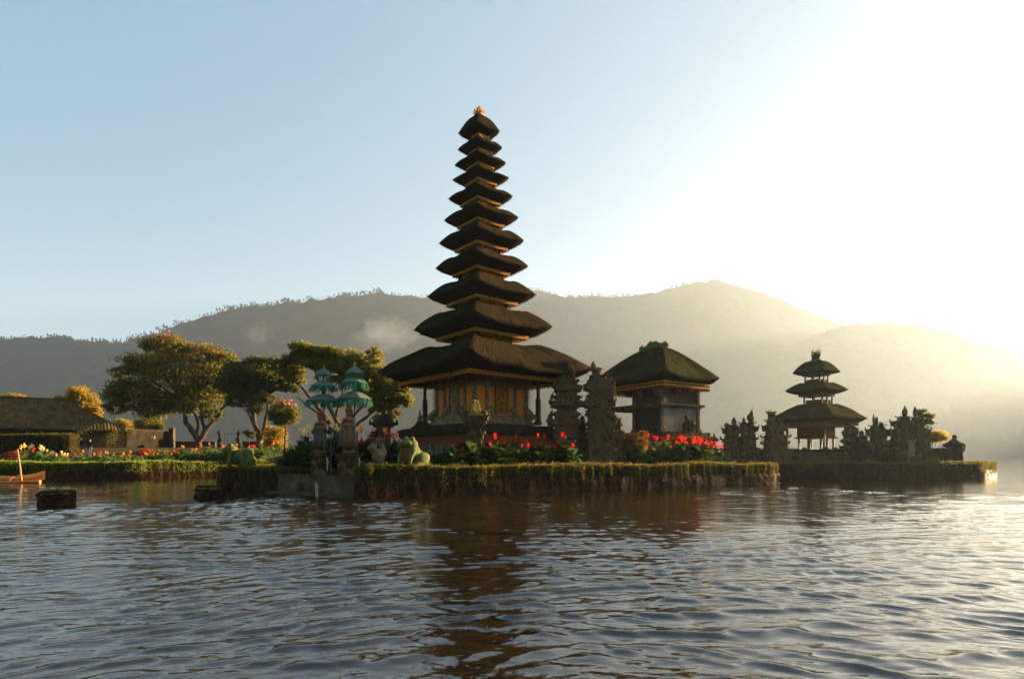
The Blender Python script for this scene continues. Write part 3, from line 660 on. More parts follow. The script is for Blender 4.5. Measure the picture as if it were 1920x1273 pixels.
def hedge(name, path, w_, z0, z1, label, group, dens=300, lm=None, leaf=.085, dry_frac=.4, dry_n=110, seed=0, top_tuft=.10, caps=(True, True)):
    rs = np.random.RandomState(seed); path = [np.array(p, float) for p in path]
    t = empty(name, (path[0][0], path[0][1], 0), 0, label, 'hedge', group); off = np.array([path[0][0], path[0][1], 0.])
    PL = []; DL = []; mbc = MB(); DV = []; rw = rs.uniform(-1, 1, 400)
    for k, (a, b) in enumerate(zip(path, path[1:])):
        d = b - a; Ln = np.linalg.norm(d); d /= Ln; nv = np.array([d[1], -d[0]])       # nv: outward (towards the viewer)
        wob = lambda s_, z_: .06 * np.sin(s_ * .9 + seed + z_ * 2) + .04 * np.sin(s_ * 3.1 + 2 * z_) + .05 * np.sin(s_ * 9.1 + 5 * z_) + .05 * rw[(np.abs(s_) * 7).astype(int) % 400]
        H_ = z1 - z0; zc = z0 + dry_frac * H_; zcn = lambda s_: .22 * H_ * (np.sin(s_ * .9 + seed) * .5 + np.sin(s_ * 2.7 + 1.3 * seed) * .4 + np.sin(s_ * 6.1) * .35)
        def add(n_, sf, wf, zf_, dr):
            s_ = rs.uniform(0 if not callable(sf) else 0, Ln, n_) if not callable(sf) else sf(n_); wv = wf(n_, s_); zz = zf_(n_, s_)
            p = np.stack([a[0] + d[0] * s_ + nv[0] * wv, a[1] + d[1] * s_ + nv[1] * wv, zz], 1); PL.append(p); DL.append(np.tile(dr, (n_, 1)))
        nt_ = int(dens * Ln * w_ * 1.4)
        add(nt_, None, lambda n_, s_: rs.uniform(-w_, 0, n_) + wob(s_, z1) * .5, lambda n_, s_: z1 - .05 + rs.exponential(top_tuft * .35, n_) * rs.choice([0, 1], n_) + wob(s_, 0) * .4 + .06 * np.sin(s_ * .6 + seed), np.array([nv[0] * .1, nv[1] * .1, .9]))
        nf = int(dens * Ln * H_ * (1 - dry_frac) * 1.5)
        add(nf, None, lambda n_, s_: rs.uniform(-.08, .05, n_) + wob(s_, z1), lambda n_, s_: zc + zcn(s_) - .05 + (z1 - zc - zcn(s_) + .05) * rs.uniform(0, 1, n_) ** .75, np.array([nv[0] * .7, nv[1] * .7, .5]))
        add(int(nf * 1.0), None, lambda n_, s_: rs.uniform(-.06, .06, n_) + wob(s_, z0), lambda n_, s_: z0 + (zc - z0) * rs.uniform(0, 1, n_) ** .6, np.array([nv[0] * .7, nv[1] * .7, .2])); lowp = PL.pop(); lowd = DL.pop(); DV.append(leaf_arrays(lowp, np.full(len(lowp), leaf * .9), .5, rs, up=-.1, D=lowd))
        add(int(nf * .4), None, lambda n_, s_: -w_ + rs.uniform(-.05, .08, n_), lambda n_, s_: rs.uniform(z0 + .1, z1, n_), np.array([-nv[0] * .7, -nv[1] * .7, .5]))
        for end, on in ((0, caps[0] and k == 0), (1, caps[1] and k == len(path) - 2)):
            if not on: continue
            ne = int(dens * w_ * H_ * 1.6); se = (lambda n_, end=end: (Ln if end else 0) + rs.uniform(-.12, .12, n_))
            add(ne, se, lambda n_, s_: rs.uniform(-w_, .1, n_), lambda n_, s_: z0 + .15 + (z1 - z0 - .15) * rs.uniform(0, 1, n_) ** .7, np.array([d[0] * (1 if end else -1), d[1] * (1 if end else -1), .4]))
        # dry hanging stems on the water side and on the ends
        nd = int(dry_n * Ln * (zc - z0 + .3) * 1.2)
        s_ = rs.uniform(0, Ln, nd); zt_ = z0 + rs.uniform(.12, 1.15, nd) * (zc - z0 + .12); wv = wob(s_, z0) + rs.uniform(-.06, .09, nd)
        if caps[1] and k == len(path) - 2:
            ne = int(nd * .12) + 60; s_ = np.concatenate([s_, Ln + rs.uniform(0, .14, ne)]); zt_ = np.concatenate([zt_, z0 + rs.uniform(.2, 1.3, ne) * (zc - z0)]); wv = np.concatenate([wv, rs.uniform(-w_, .08, ne)])
        if caps[0] and k == 0:
            ne = int(nd * .12) + 60; s_ = np.concatenate([s_, -rs.uniform(0, .14, ne)]); zt_ = np.concatenate([zt_, z0 + rs.uniform(.2, 1.3, ne) * (zc - z0)]); wv = np.concatenate([wv, rs.uniform(-w_, .08, ne)])
        p0 = np.stack([a[0] + d[0] * s_ + nv[0] * wv, a[1] + d[1] * s_ + nv[1] * wv, zt_], 1); n_ = len(p0)
        ln = rs.uniform(.15, .6, (n_, 1)); dd = np.stack([d[0] * rs.normal(0, .35, n_) + nv[0] * rs.uniform(-.05, .3, n_), d[1] * rs.normal(0, .35, n_) + nv[1] * rs.uniform(-.05, .3, n_), -np.ones(n_)], 1)
        dd /= np.linalg.norm(dd, axis=1)[:, None]; p1 = p0 + dd * ln; p1[:, 2] = np.maximum(p1[:, 2], z0 - .05); sv = np.array([d[0], d[1], 0]) * rs.uniform(.007, .024, (n_, 1))
        lp = p0[rs.rand(n_) < .45]; lp = lp + rs.normal(0, .04, lp.shape); lp[:, 2] = np.maximum(lp[:, 2], z0 + .03); DV.append(leaf_arrays(lp, np.full(len(lp), .085), .5, rs, up=-.1))
        DV.append(np.stack([p0 - sv, p0 + sv, p1 + sv * .7, p1 - sv * .7], 1).reshape(-1, 3))
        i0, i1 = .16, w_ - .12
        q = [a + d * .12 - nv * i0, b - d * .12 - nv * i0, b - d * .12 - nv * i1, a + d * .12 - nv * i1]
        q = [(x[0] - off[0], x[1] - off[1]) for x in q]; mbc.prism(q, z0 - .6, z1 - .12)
    P = np.concatenate(PL) - off; Dr = np.concatenate(DL)
    V = leaf_arrays(P, np.full(len(P), leaf), .5, rs, up=.1, D=Dr)
    link('foliage', quads('foliage', V), lm or HLEAF, t)
    link('dry_stems', quads('dry_stems', np.concatenate(DV) - off), DRY, t)
    mbc.build('shade_core', CORE, t)
    return t
hedge('hedge', [(-6.9, 26.1), (-6.3, 25.6), (18.0, 40.7)], 1.0, 0, 1.40, 'long low hedge along the water in front of the split gate and red cannas', 'island hedges', seed=1, dens=330)
hedge('hedge', [(18.05, 40.8), (18.7, 41.4), (18.4, 44.0)], .9, 0, 1.36, 'short return of the waterside hedge at the right corner of the temple island', 'island hedges', seed=12, caps=(False, True))
hedge('hedge', [(-7.6, 30.2), (-6.95, 26.2)], .9, .0, 1.38, 'short hedge return beside the concrete landing near the stone animal', 'island hedges', seed=2, dry_frac=.5)
hedge('hedge', [(-16.6, 46), (-17.4, 34.9), (-17.0, 34.2), (-12.3, 31.1), (-10.3, 30.3)], .95, 0, 1.27, 'shaded hedge on the left tip of the temple island under the green frog', 'island hedges', seed=3)
hedge('hedge', [(X(1440, 47.4), 47.4), (X(1843, 49.6), 49.6)], .9, 0, 1.38, 'low dark hedge along the front of the far small island', 'hedges of the small island', seed=4, dens=200, leaf=.1, dry_n=90)
hedge('hedge', [(X(1843, 49.6) + .1, 49.9), (X(1866, 55.5), 55.5)], .9, 0, 1.36, 'short hedge end turning back at the far right tip of the small island', 'hedges of the small island', seed=5, dens=200, leaf=.1, dry_n=90)
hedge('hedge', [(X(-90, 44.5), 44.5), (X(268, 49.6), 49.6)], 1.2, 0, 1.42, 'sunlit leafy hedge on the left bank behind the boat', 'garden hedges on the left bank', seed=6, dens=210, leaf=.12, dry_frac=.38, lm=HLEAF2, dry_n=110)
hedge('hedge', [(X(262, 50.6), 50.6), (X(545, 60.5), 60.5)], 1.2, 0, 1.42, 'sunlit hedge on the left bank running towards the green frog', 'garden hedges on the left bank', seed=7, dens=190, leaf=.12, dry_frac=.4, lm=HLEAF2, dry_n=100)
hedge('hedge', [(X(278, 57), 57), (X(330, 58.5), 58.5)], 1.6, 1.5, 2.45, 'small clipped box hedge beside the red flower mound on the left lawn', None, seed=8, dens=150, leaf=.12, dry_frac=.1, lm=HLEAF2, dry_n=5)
hedge('hedge', [(X(-40, 60), 60), (X(132, 61), 61)], 1.4, 1.8, 4.2, 'dark tall hedge in the shade below the tiled roof', None, seed=9, dens=110, leaf=.15, dry_frac=.05, dry_n=4)

# trees
BARK = mat('bark', (0.08742, 0.05992, 0.03517), .9, .15, col2=(0.04633, 0.02983, 0.01883), nscale=4, bump=1, bscale=12, vec=(1, 1, .35))
def tree(name, label, D, base, limbs, blobs, lm, n, leaf, seed=0, depth=1.0, group=None, trunk_r=.35, up=.1, stretch=.5, cat='tree', bark=None, zb=None, flower=None, cl=.16, sun_flush=None):
    rs = np.random.RandomState(seed); q = random.Random(seed)
    b = W(base[0], base[1], D)
    if zb is not None: b.z = zb
    t = empty(name, b, 0, label, cat, group)
    tot = sum(e[2] * e[3] for e in blobs); P = []; TOP = []
    cent = []
    for (cx, cy_, rx, ry) in blobs:
        c = W(cx, cy_, D) - b; rx_, rz_ = rx * D / F, ry * D / F; ry_ = min(rx_, rz_ * 1.7) * depth
        c.y += q.uniform(-.35, .35) * rx_ * depth; cent.append((c, rx_, ry_, rz_))
        nl = int(n * rx * ry / tot); nc = max(5, int(nl / 45))
        u = rs.normal(size=(nc, 3)); u /= np.linalg.norm(u, axis=1)[:, None]; rad = rs.uniform(.25, 1, (nc, 1)) ** .45
        cc = u * rad * np.array([rx_, ry_, rz_]) * .93 + np.array(c)
        idx = rs.randint(0, nc, nl); sg = cl * (rx_ * rz_) ** .5 * rs.uniform(.6, 1.4, (nc, 1))
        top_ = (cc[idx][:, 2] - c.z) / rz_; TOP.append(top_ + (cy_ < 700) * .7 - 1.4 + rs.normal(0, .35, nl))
        P.append(cc[idx] + rs.normal(size=(nl, 3)) * sg[idx] * np.array([1.25, 1.1, .6]))
    P = np.concatenate(P)
    V = leaf_arrays(P, np.full(len(P), leaf), stretch, rs, up=up)
    if sun_flush: mi_ = (np.concatenate(TOP) > 0).astype(np.int32); co = link('crown', quads('crown', V, None), [lm, sun_flush], t); co.data.polygons.foreach_set('material_index', mi_)
    else: link('crown', quads('crown', V), lm, t)
    mb = MB()
    for L_, r0, r1 in limbs:
        pts = []
        for k, pp in enumerate(L_):
            p = W(pp[0], pp[1], D) - b; p.y += (pp[2] if len(pp) > 2 else q.uniform(-.5, .5) * (k > 1)); pts.append(p)
        fine = []
        for a_, c_ in zip(pts, pts[1:]):
            for j in range(4): fine.append(a_.lerp(c_, j / 4) + Vector([q.uniform(-.04, .04) * D / 40 for _ in range(3)]))
        fine.append(pts[-1]); mb.tube(fine, [lerp(r0, r1, k / (len(fine) - 1)) for k in range(len(fine))], 8)
    # finer branches reaching into the crown
    ends = [W(L_[-1][0], L_[-1][1], D) - b for L_, _, _ in limbs]
    for (c, rx_, ry_, rz_) in cent:
        e = min(ends, key=lambda x: (x - c).length)
        for j in range(3):
            tgt = c + Vector((q.uniform(-.7, .7) * rx_, q.uniform(-.6, .6) * ry_, q.uniform(-.4, .6) * rz_)); mid = e.lerp(tgt, .5) + Vector((q.uniform(-.3, .3), q.uniform(-.3, .3), q.uniform(-.2, .3)))
            mb.tube([e, e.lerp(mid, .5), mid, tgt], [trunk_r * .26, trunk_r * .2, trunk_r * .14, trunk_r * .04], 5)
    mb.build('trunk', bark or BARK, t, smooth=True)
    if flower:
        mb = MB()
        for (x_, y_) in flower[1]:
            p = W(x_, y_, D - .8) - b
            for j in range(7): mb.ball(p + Vector((q.uniform(-.25, .25), q.uniform(-.2, .2), q.uniform(-.1, .12))), .09, 1, .4)
        mb.build('blossom', flower[0], t)
    return t
L_OL = leafmat('olive tree leaves', (0.0322, 0.0437, 0.0069), (0.138, 0.1357, 0.0161), .55, scale=.35, c3=(0.2645, 0.207, 0.023))
L_DK = leafmat('dark tree leaves', (0.023, 0.0345, 0.0069), (0.1035, 0.1092, 0.01495), .5, scale=.4)
L_LIT = leafmat('feathery tree leaves', (0.0414, 0.05796, 0.01104), (0.1794, 0.1725, 0.02208), .5, scale=.3, c3=(0.3312, 0.276, 0.0414))
L_YEL = leafmat('yellow green leaves', (0.15, 0.12, 0.015), (0.345, 0.255, 0.0225), .55, scale=.6)
L_MID = leafmat('mid green leaves', (.05, .065, .012), (.16, .15, .02), .5, scale=.5)
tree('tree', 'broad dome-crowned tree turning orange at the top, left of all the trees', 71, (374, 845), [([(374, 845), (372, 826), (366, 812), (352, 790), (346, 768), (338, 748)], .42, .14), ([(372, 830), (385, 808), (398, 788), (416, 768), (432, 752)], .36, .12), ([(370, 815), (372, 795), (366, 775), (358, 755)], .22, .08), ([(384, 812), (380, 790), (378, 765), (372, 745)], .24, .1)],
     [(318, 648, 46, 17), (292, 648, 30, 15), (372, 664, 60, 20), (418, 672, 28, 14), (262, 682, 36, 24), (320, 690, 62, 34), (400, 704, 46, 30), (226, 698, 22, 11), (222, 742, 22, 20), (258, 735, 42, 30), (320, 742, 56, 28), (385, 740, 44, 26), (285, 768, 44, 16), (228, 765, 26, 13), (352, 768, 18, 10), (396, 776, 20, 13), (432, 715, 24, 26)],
     L_OL, 50000, .30, seed=1, trunk_r=.4, zb=2.7, sun_flush=leafmat('sunlit orange young leaves', (.10, .055, .008), (.30, .14, .015), .55, scale=.5, c3=(.42, .17, .02)))  # top leaves: young growth and sunlight both put into the orange
tree('tree', 'dark twin-trunked tree standing just right of the broad orange-topped tree', 67, (486, 845), [([(486, 845), (486, 825), (478, 795), (474, 760), (462, 735)], .42, .15), ([(488, 828), (497, 795), (500, 765), (506, 738)], .28, .1), ([(479, 800), (466, 775), (452, 762)], .14, .05)],
     [(478, 680, 34, 13), (512, 684, 34, 14), (456, 702, 30, 18), (500, 704, 42, 18), (538, 696, 26, 12), (448, 728, 26, 18), (478, 740, 28, 20), (520, 722, 28, 12), (440, 752, 22, 13), (478, 766, 14, 12), (545, 728, 20, 8), (506, 748, 16, 8), (440, 690, 20, 16), (424, 720, 18, 16), (540, 712, 24, 10), (486, 716, 40, 14)],
     L_DK, 36000, .27, seed=2, trunk_r=.36, zb=2.7)
tree('tree', 'flat-topped spreading tree with pale forked limbs behind the green parasols', 49, (640, 850), [([(640, 850), (632, 815), (606, 780), (584, 748), (560, 722)], .30, .09), ([(640, 840), (636, 800), (618, 762), (600, 715), (588, 690)], .22, .07), ([(642, 845), (652, 800), (655, 765), (668, 735), (690, 712)], .28, .08), ([(650, 812), (676, 790), (706, 765), (732, 748)], .18, .06), ([(628, 808), (632, 775), (640, 735), (640, 700)], .16, .05), ([(652, 790), (672, 770), (700, 740), (722, 722)], .13, .05), ([(612, 788), (592, 772), (560, 745)], .12, .04)],
     [(570, 654, 30, 12), (604, 660, 42, 11), (556, 674, 28, 10), (646, 668, 44, 13), (702, 661, 15, 9), (686, 678, 34, 12), (600, 684, 44, 9), (548, 690, 22, 9), (560, 712, 20, 7), (716, 700, 36, 14), (660, 690, 44, 9), (736, 722, 38, 13), (752, 744, 24, 13), (722, 758, 26, 12), (738, 776, 12, 12), (690, 728, 30, 12), (668, 706, 36, 10), (700, 745, 20, 12), (640, 712, 30, 9), (755, 728, 18, 9), (590, 670, 40, 10), (630, 690, 40, 9), (545, 700, 26, 9), (684, 716, 30, 10), (530, 682, 16, 8), (726, 740, 24, 10), (706, 765, 16, 9), (766, 756, 10, 8), (712, 782, 18, 8)],
     L_LIT, 56000, .20, seed=3, trunk_r=.26, zb=1.0, cl=.14)
PINK = mat('pink blossom', (.55, .11, .10), .6, .2)
tree('tree', 'small round tree dotted with pink blossom, left of the flat-topped tree', 60, (535, 845), [([(535, 845), (534, 820), (533, 795), (530, 780)], .12, .06)],
     [(533, 768, 24, 14), (518, 780, 14, 11), (550, 780, 14, 12), (535, 788, 20, 10)], L_MID, 9000, .2, seed=4, trunk_r=.1, zb=2.2, flower=(PINK, [(522, 756), (528, 752), (545, 752), (551, 760), (516, 765), (538, 757)]), cl=.2)
tree('bush', 'rounded golden green bush below the small pink-blossomed tree', 64, (516, 845), [([(516, 845), (516, 825), (515, 815)], .12, .06)], [(508, 812, 12, 13), (523, 815, 12, 15), (514, 824, 17, 11), (505, 834, 11, 9), (522, 836, 13, 9)], L_YEL, 8000, .16, seed=5, trunk_r=.08, zb=2.6, cat='bush', cl=.22)
tree('sapling', 'thin young tree beside the pair of dark stone figures', 66, (467, 845), [([(467, 845), (467, 828), (466, 818)], .06, .03)], [(462, 812, 8, 6), (472, 816, 8, 6)], L_DK, 900, .2, seed=6, trunk_r=.04, zb=2.8, cat='tree', cl=.2)
tree('tree', 'bright yellow tree rising behind the tiled roof', 88, (160, 815), [([(160, 815), (158, 780), (152, 755)], .22, .1)], [(150, 738, 22, 12), (140, 750, 20, 9), (162, 752, 20, 12), (112, 747, 9, 4), (182, 770, 11, 8), (150, 768, 30, 10), (125, 752, 14, 5), (170, 778, 18, 8)], L_YEL, 15000, .30, seed=7, trunk_r=.2, zb=3, cl=.17)
tree('tree', 'low yellow treetop peeping over the left end of the tiled roof', 90, (30, 815), [([(30, 815), (30, 780), (30, 760)], .22, .1)], [(30, 748, 26, 8), (12, 752, 14, 7), (48, 752, 12, 6)], L_YEL, 5000, .3, seed=8, trunk_r=.2, zb=3)
tree('bush', 'tawny bush above the wall just right of the tiled roof', 84, (232, 820), [([(232, 820), (232, 805), (232, 798)], .1, .06)], [(226, 794, 14, 8), (240, 797, 14, 8)], L_YEL, 3500, .26, seed=9, trunk_r=.1, zb=3, cat='bush')
tree('bush', 'rounded green bush behind the garden wall near its end post', 82, (280, 820), [([(280, 820), (280, 808), (279, 800)], .1, .06)], [(264, 796, 14, 10), (284, 794, 16, 10), (298, 799, 10, 7)], L_MID, 5500, .26, seed=10, trunk_r=.1, zb=3, cat='bush', cl=.22)
tree('tree', 'slender dark tree behind the twin spired gate on the small island', 57, (1722, 862), [([(1722, 862), (1724, 830), (1728, 805), (1732, 790)], .09, .04), ([(1724, 835), (1734, 812), (1742, 795)], .05, .02)], [(1728, 776, 11, 8), (1742, 784, 8, 10), (1738, 796, 9, 6), (1722, 788, 8, 6), (1746, 792, 5, 4)], L_DK, 2600, .2, seed=11, trunk_r=.06, zb=1.0, cl=.22)
tree('bush', 'round yellow green bush on thin stems left of the capped end pillar', 56.5, (1757, 862), [([(1757, 862), (1755, 845), (1750, 832)], .04, .02), ([(1757, 862), (1760, 842), (1766, 830)], .04, .02), ([(1757, 862), (1758, 842), (1758, 828)], .04, .02), ([(1755, 858), (1748, 842), (1744, 830)], .03, .02), ([(1759, 858), (1768, 845), (1773, 834)], .03, .02)], [(1750, 816, 10, 8), (1764, 815, 12, 9), (1756, 822, 16, 7), (1772, 822, 6, 5)], L_YEL, 4200, .15, seed=12, trunk_r=.03, zb=1.0, cat='bush', cl=.22)

# canna lilies
CL = leafmat('canna leaves', (.010, .022, .005), (.030, .058, .012), .45, rough=.4, scale=.8, c3=(.12, .15, .03))  # third tone paints sunlit highlights onto some leaves
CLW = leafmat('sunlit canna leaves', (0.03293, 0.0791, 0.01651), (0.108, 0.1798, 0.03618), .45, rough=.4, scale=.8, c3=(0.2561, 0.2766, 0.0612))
RED = leafmat('red petals', (.50, .008, .004), (.72, .025, .010), .35, scale=3, hue=.5)
PALE = leafmat('cream yellow petals', (.62, .46, .13), (.80, .66, .28), .5, scale=3, hue=.5)
ORG = leafmat('orange petals', (.75, .16, .02), (.80, .34, .05), .5, scale=3, hue=.5)
def canna_mesh(seed, h, leaf=.62, stalks=4, wide=.19):
    q = random.Random(seed); mb = MB(); tops = []
    for s_ in range(stalks):
        a0 = q.uniform(0, 6.28); r0 = q.uniform(.02, .25); b = Vector((math.cos(a0) * r0, math.sin(a0) * r0, 0)); hh = h * q.uniform(.7, 1.0)
        lean = Vector((q.uniform(-.16, .16), q.uniform(-.16, .16), 0)); top = b + lean * hh + Vector((0, 0, hh)); tops.append(top)
        mb.tube([b, b.lerp(top, .5), top], [.016, .013, .008], 5, False)
        for j in range(6):
            f = .12 + .7 * j / 6 + q.uniform(-.03, .03); p = b.lerp(top, f); a = a0 + j * 2.4 + q.uniform(-.5, .5)
            d = Vector((math.cos(a), math.sin(a), 0)); L = leaf * q.uniform(.7, 1.15) * (1.1 - .35 * f); w_ = L * wide / .62 * q.uniform(.8, 1.1); tilt = q.uniform(.75, 1.5)
            sd = Vector((-d.y, d.x, 0)); rows = []
            for t in (0, .22, .5, .78, 1):
                dr = q.uniform(.3, .6) if t == 1 else .35
                pt = p + d * L * (t * math.cos(tilt) + .25 * t * t) + Vector((0, 0, L * (t * math.sin(tilt) - dr * t * t)))
                ww = w_ * math.sin(math.pi * min(.98, t * .92 + .05)) ** .8
                rows.append((pt - sd * ww + Vector((0, 0, ww * .35)), pt, pt + sd * ww + Vector((0, 0, ww * .35))))
            ids = [[mb.v(x) for x in r_] for r_ in rows]
            for a_, b_ in zip(ids, ids[1:]):
                mb.f((a_[0], a_[1], b_[1], b_[0])); mb.f((a_[1], a_[2], b_[2], b_[1]))
    return nmesh('canna_plant', mb.V, mb.Fc, True), tops
def flower_mesh(seed, tops, h, size, nheads):
    q = random.Random(seed); out = []
    for top in sorted(tops, key=lambda v: -v.z)[:nheads]:
        mb = MB(); c = top + Vector((0, 0, size * .7))
        mb.tube([top - Vector((0, 0, .1)), c], [.012, .01], 4, False)
        for j in range(20):
            a = q.uniform(0, 6.28); e = q.uniform(-.3, 1.3); d = Vector((math.cos(a) * math.cos(e), math.sin(a) * math.cos(e), math.sin(e)))
            p = c + Vector((0, 0, q.uniform(-.6, .5) * size)); L = size * q.uniform(.5, .95); s_ = d.cross(Vector((q.uniform(-1, 1), q.uniform(-1, 1), q.uniform(-1, 1)))).normalized() * L * .42
            mb.f([mb.v(p), mb.v(p + d * L * .55 + s_), mb.v(p + d * L + Vector((0, 0, -.1 * L))), mb.v(p + d * L * .55 - s_)])
        out.append(nmesh('flower', mb.V, mb.Fc, False))
    return out
def canna_kind(leafm, petal, seeds, h, size, nheads=(1, 2), leaf=.62, stalks=4, wide=.19):
    out = []
    for k, s_ in enumerate(seeds):
        me, tops = canna_mesh(s_, h, leaf, stalks, wide); me.materials.append(leafm); fm = None
        if petal is not None: fm = flower_mesh(s_, tops, h, size, nheads[k % len(nheads)]); [x.materials.append(petal) for x in fm]
        out.append((me, fm))
    return out
def plant_canna(kind, k, x, y, z, rz, s_, label, group, flower=True):
    me, fm = kind[k % len(kind)]
    o = bpy.data.objects.new('canna_plant', me); COL.objects.link(o); o.location = (x, y, z); o.rotation_euler = (0, 0, rz); o.scale = (s_, s_, s_)
    tag(o, label, 'flowering plant', group)
    if flower and fm is not None:
        for x in fm: f_ = bpy.data.objects.new('flower', x); COL.objects.link(f_); f_.parent = o
    return o
KR = canna_kind(CL, RED, range(1, 8), 1.45, .125, (1, 2, 2)); KY = canna_kind(CL, PALE, range(11, 16), 1.6, .17, (1, 2)); KO = canna_kind(CL, ORG, range(21, 24), 1.5, .17)
KG = canna_kind(CL, None, range(31, 36), 1.1, .1, stalks=5)
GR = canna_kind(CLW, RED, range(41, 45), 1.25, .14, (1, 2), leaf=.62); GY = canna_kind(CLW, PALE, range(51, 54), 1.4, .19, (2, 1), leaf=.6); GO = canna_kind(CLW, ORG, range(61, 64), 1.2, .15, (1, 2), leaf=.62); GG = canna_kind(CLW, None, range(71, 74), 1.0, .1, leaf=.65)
q = random.Random(77)
def hline(px, back): # point behind the long front hedge at this picture column, 'back' metres inland
    d = Vector((24.3, 15.1)).normalized(); nrm = Vector((-d.y, d.x)); A = Vector((-6.3, 25.6)) + nrm * back
    k = (px - 960) / F; t = (k * A.y - A.x) / (d.x - k * d.y); return A + d * t
# bed between the stone animal and the gate
used = 0
for i, (px, back, py) in enumerate([(836, 2.2, 826), (851, 2.4, 830), (868, 1.7, 835), (926, 1.9, 812), (943, 2.2, 822), (945, 1.6, 838), (958, 2.6, 808), (986, 2.0, 820), (979, 1.6, 832), (1000, 2.5, 818), (1012, 1.8, 812), (1020, 2.3, 828), (1030, 2.8, 812), (1040, 1.8, 828), (1050, 2.6, 822), (1062, 1.7, 812)]):
    p = hline(px, back); zt = Zh(py, p.y); sc_ = max(.6, (zt - 1.0) / 1.62)
    plant_canna(KR, i, p.x, p.y, 1.0, q.uniform(0, 6), sc_, 'red flowering canna in the leafy bed left of the split gate', 'red cannas left of the gate')
for i in range(30):
    px = q.uniform(800, 1078); p = hline(px, q.uniform(1.3, 3.0)); plant_canna(KG, i, p.x, p.y, 1.0, q.uniform(0, 6), q.uniform(1.05, 1.6) * (.75 if px < 850 else 1), 'leafy green canna without flowers in the bed left of the split gate', 'green cannas left of the gate')
p = hline(1072, 1.5); plant_canna(GG, 2, p.x, p.y, 1.0, 1, 1.45, 'bright sunlit yellow-green leafy plant at the right end of the middle canna bed', None)
for i in range(12):
    px = q.uniform(905, 1068); p = hline(px, q.uniform(1.5, 3.2)); plant_canna(KR, i, p.x, p.y, 1.0, q.uniform(0, 6), q.uniform(.85, 1.2), 'red flowering canna in the leafy bed left of the split gate', 'red cannas left of the gate')
# bed right of the gate
for i in range(12):
    px = q.uniform(1210, 1350); p = hline(px, q.uniform(1.5, 3.2)); plant_canna(KR, i, p.x, p.y, 1.0, q.uniform(0, 6), q.uniform(1.0, 1.4), 'red flowering canna in the bed right of the split gate', 'red cannas right of the gate')
for i, (px, back, py) in enumerate([(1218, 2.6, 812), (1230, 2.2, 816), (1247, 3, 816), (1258, 2.2, 822), (1270, 2.8, 812), (1282, 2.2, 818), (1291, 2.6, 820), (1302, 2.4, 822), (1310, 1.8, 824), (1316, 2.5, 818), (1328, 2.2, 822), (1338, 2.4, 824), (1350, 1.8, 834), (1214, 1.8, 834), (1256, 1.6, 834)]):
    p = hline(px, back); zt = Zh(py, p.y); sc_ = max(.6, (zt - 1.0) / 1.62)
    plant_canna(KR, i + 3, p.x, p.y, 1.0, q.uniform(0, 6), sc_, 'red flowering canna in the bed right of the split gate', 'red cannas right of the gate')
for i in range(26):
    px = q.uniform(1190, 1352); p = hline(px, q.uniform(1.3, 3.4)); plant_canna(KG if i % 3 else GG, i, p.x, p.y, 1.0, q.uniform(0, 6), q.uniform(1.3, 1.75), 'leafy green canna without flowers in the bed right of the split gate', 'green cannas right of the gate')
# left bed round the parasols: pale yellow and mixed
for i, (px, D_, py) in enumerate([(562, 34, 806), (574, 33, 800), (585, 33, 795), (552, 33.5, 822), (540, 34, 828), (617, 32, 795), (628, 33, 793), (640, 32, 793), (610, 31.5, 820), (576, 31.8, 808), (622, 31.2, 812)]):
    x_, zt = X(px, D_), Zh(py, D_); plant_canna(KY, i, x_, D_, 1.0, q.uniform(0, 6), (zt - 1.0) / 1.75, 'cream flowering canna in the dark bed behind the guardian statues', 'cream cannas behind the statues')
for i, (px, D_, py, kd) in enumerate([(690, 31, 800, KO), (697, 31.5, 812, KO), (680, 31, 806, KR), (742, 30.5, 804, KO), (735, 31.2, 808, KR), (747, 30.8, 812, KO), (717, 31, 806, KR), (706, 30.6, 812, KO)]):
    x_, zt = X(px, D_), Zh(py, D_); nm = 'orange' if kd is KO else 'red'
    plant_canna(kd, i, x_, D_, 1.0, q.uniform(0, 6), (zt - 1.0) / 1.68, nm + ' flowering canna in the bed between the parasols and the green frog', nm + ' cannas beside the vase statue')
for i in range(44):
    px = q.uniform(524, 800); D_ = q.uniform(30.5, 34) + (px < 600) * 1.2; hh = (Zh(interp([(524, 848), (545, 832), (570, 812), (600, 805), (640, 803), (700, 812), (740, 818), (790, 834), (800, 840)], px), D_) - 1.0) / 1.25
    plant_canna(KG, i, X(px, D_), D_, 1.0, q.uniform(0, 6), hh * q.uniform(.7, 1.0), 'dark leafy canna without flowers in the bed behind the guardian statues', 'dark cannas behind the statues')
# left bank garden
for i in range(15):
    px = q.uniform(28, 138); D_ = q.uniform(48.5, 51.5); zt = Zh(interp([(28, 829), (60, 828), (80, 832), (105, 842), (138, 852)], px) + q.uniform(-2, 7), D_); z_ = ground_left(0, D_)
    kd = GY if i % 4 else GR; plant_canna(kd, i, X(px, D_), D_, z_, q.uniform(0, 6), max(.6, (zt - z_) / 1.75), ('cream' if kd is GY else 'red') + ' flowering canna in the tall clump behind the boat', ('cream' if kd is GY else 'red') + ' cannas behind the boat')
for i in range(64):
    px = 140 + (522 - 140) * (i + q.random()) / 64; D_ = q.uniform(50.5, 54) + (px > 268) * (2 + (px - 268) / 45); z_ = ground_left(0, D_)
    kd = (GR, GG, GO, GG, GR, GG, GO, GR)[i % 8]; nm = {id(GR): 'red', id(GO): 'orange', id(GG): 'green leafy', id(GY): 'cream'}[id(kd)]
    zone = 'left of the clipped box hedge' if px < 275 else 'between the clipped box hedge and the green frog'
    plant_canna(kd, i, X(px, D_), D_, z_ - .1, q.uniform(0, 6), q.uniform(.75, 1.1), nm + ' canna in the garden rows ' + zone, nm + ' cannas ' + zone)
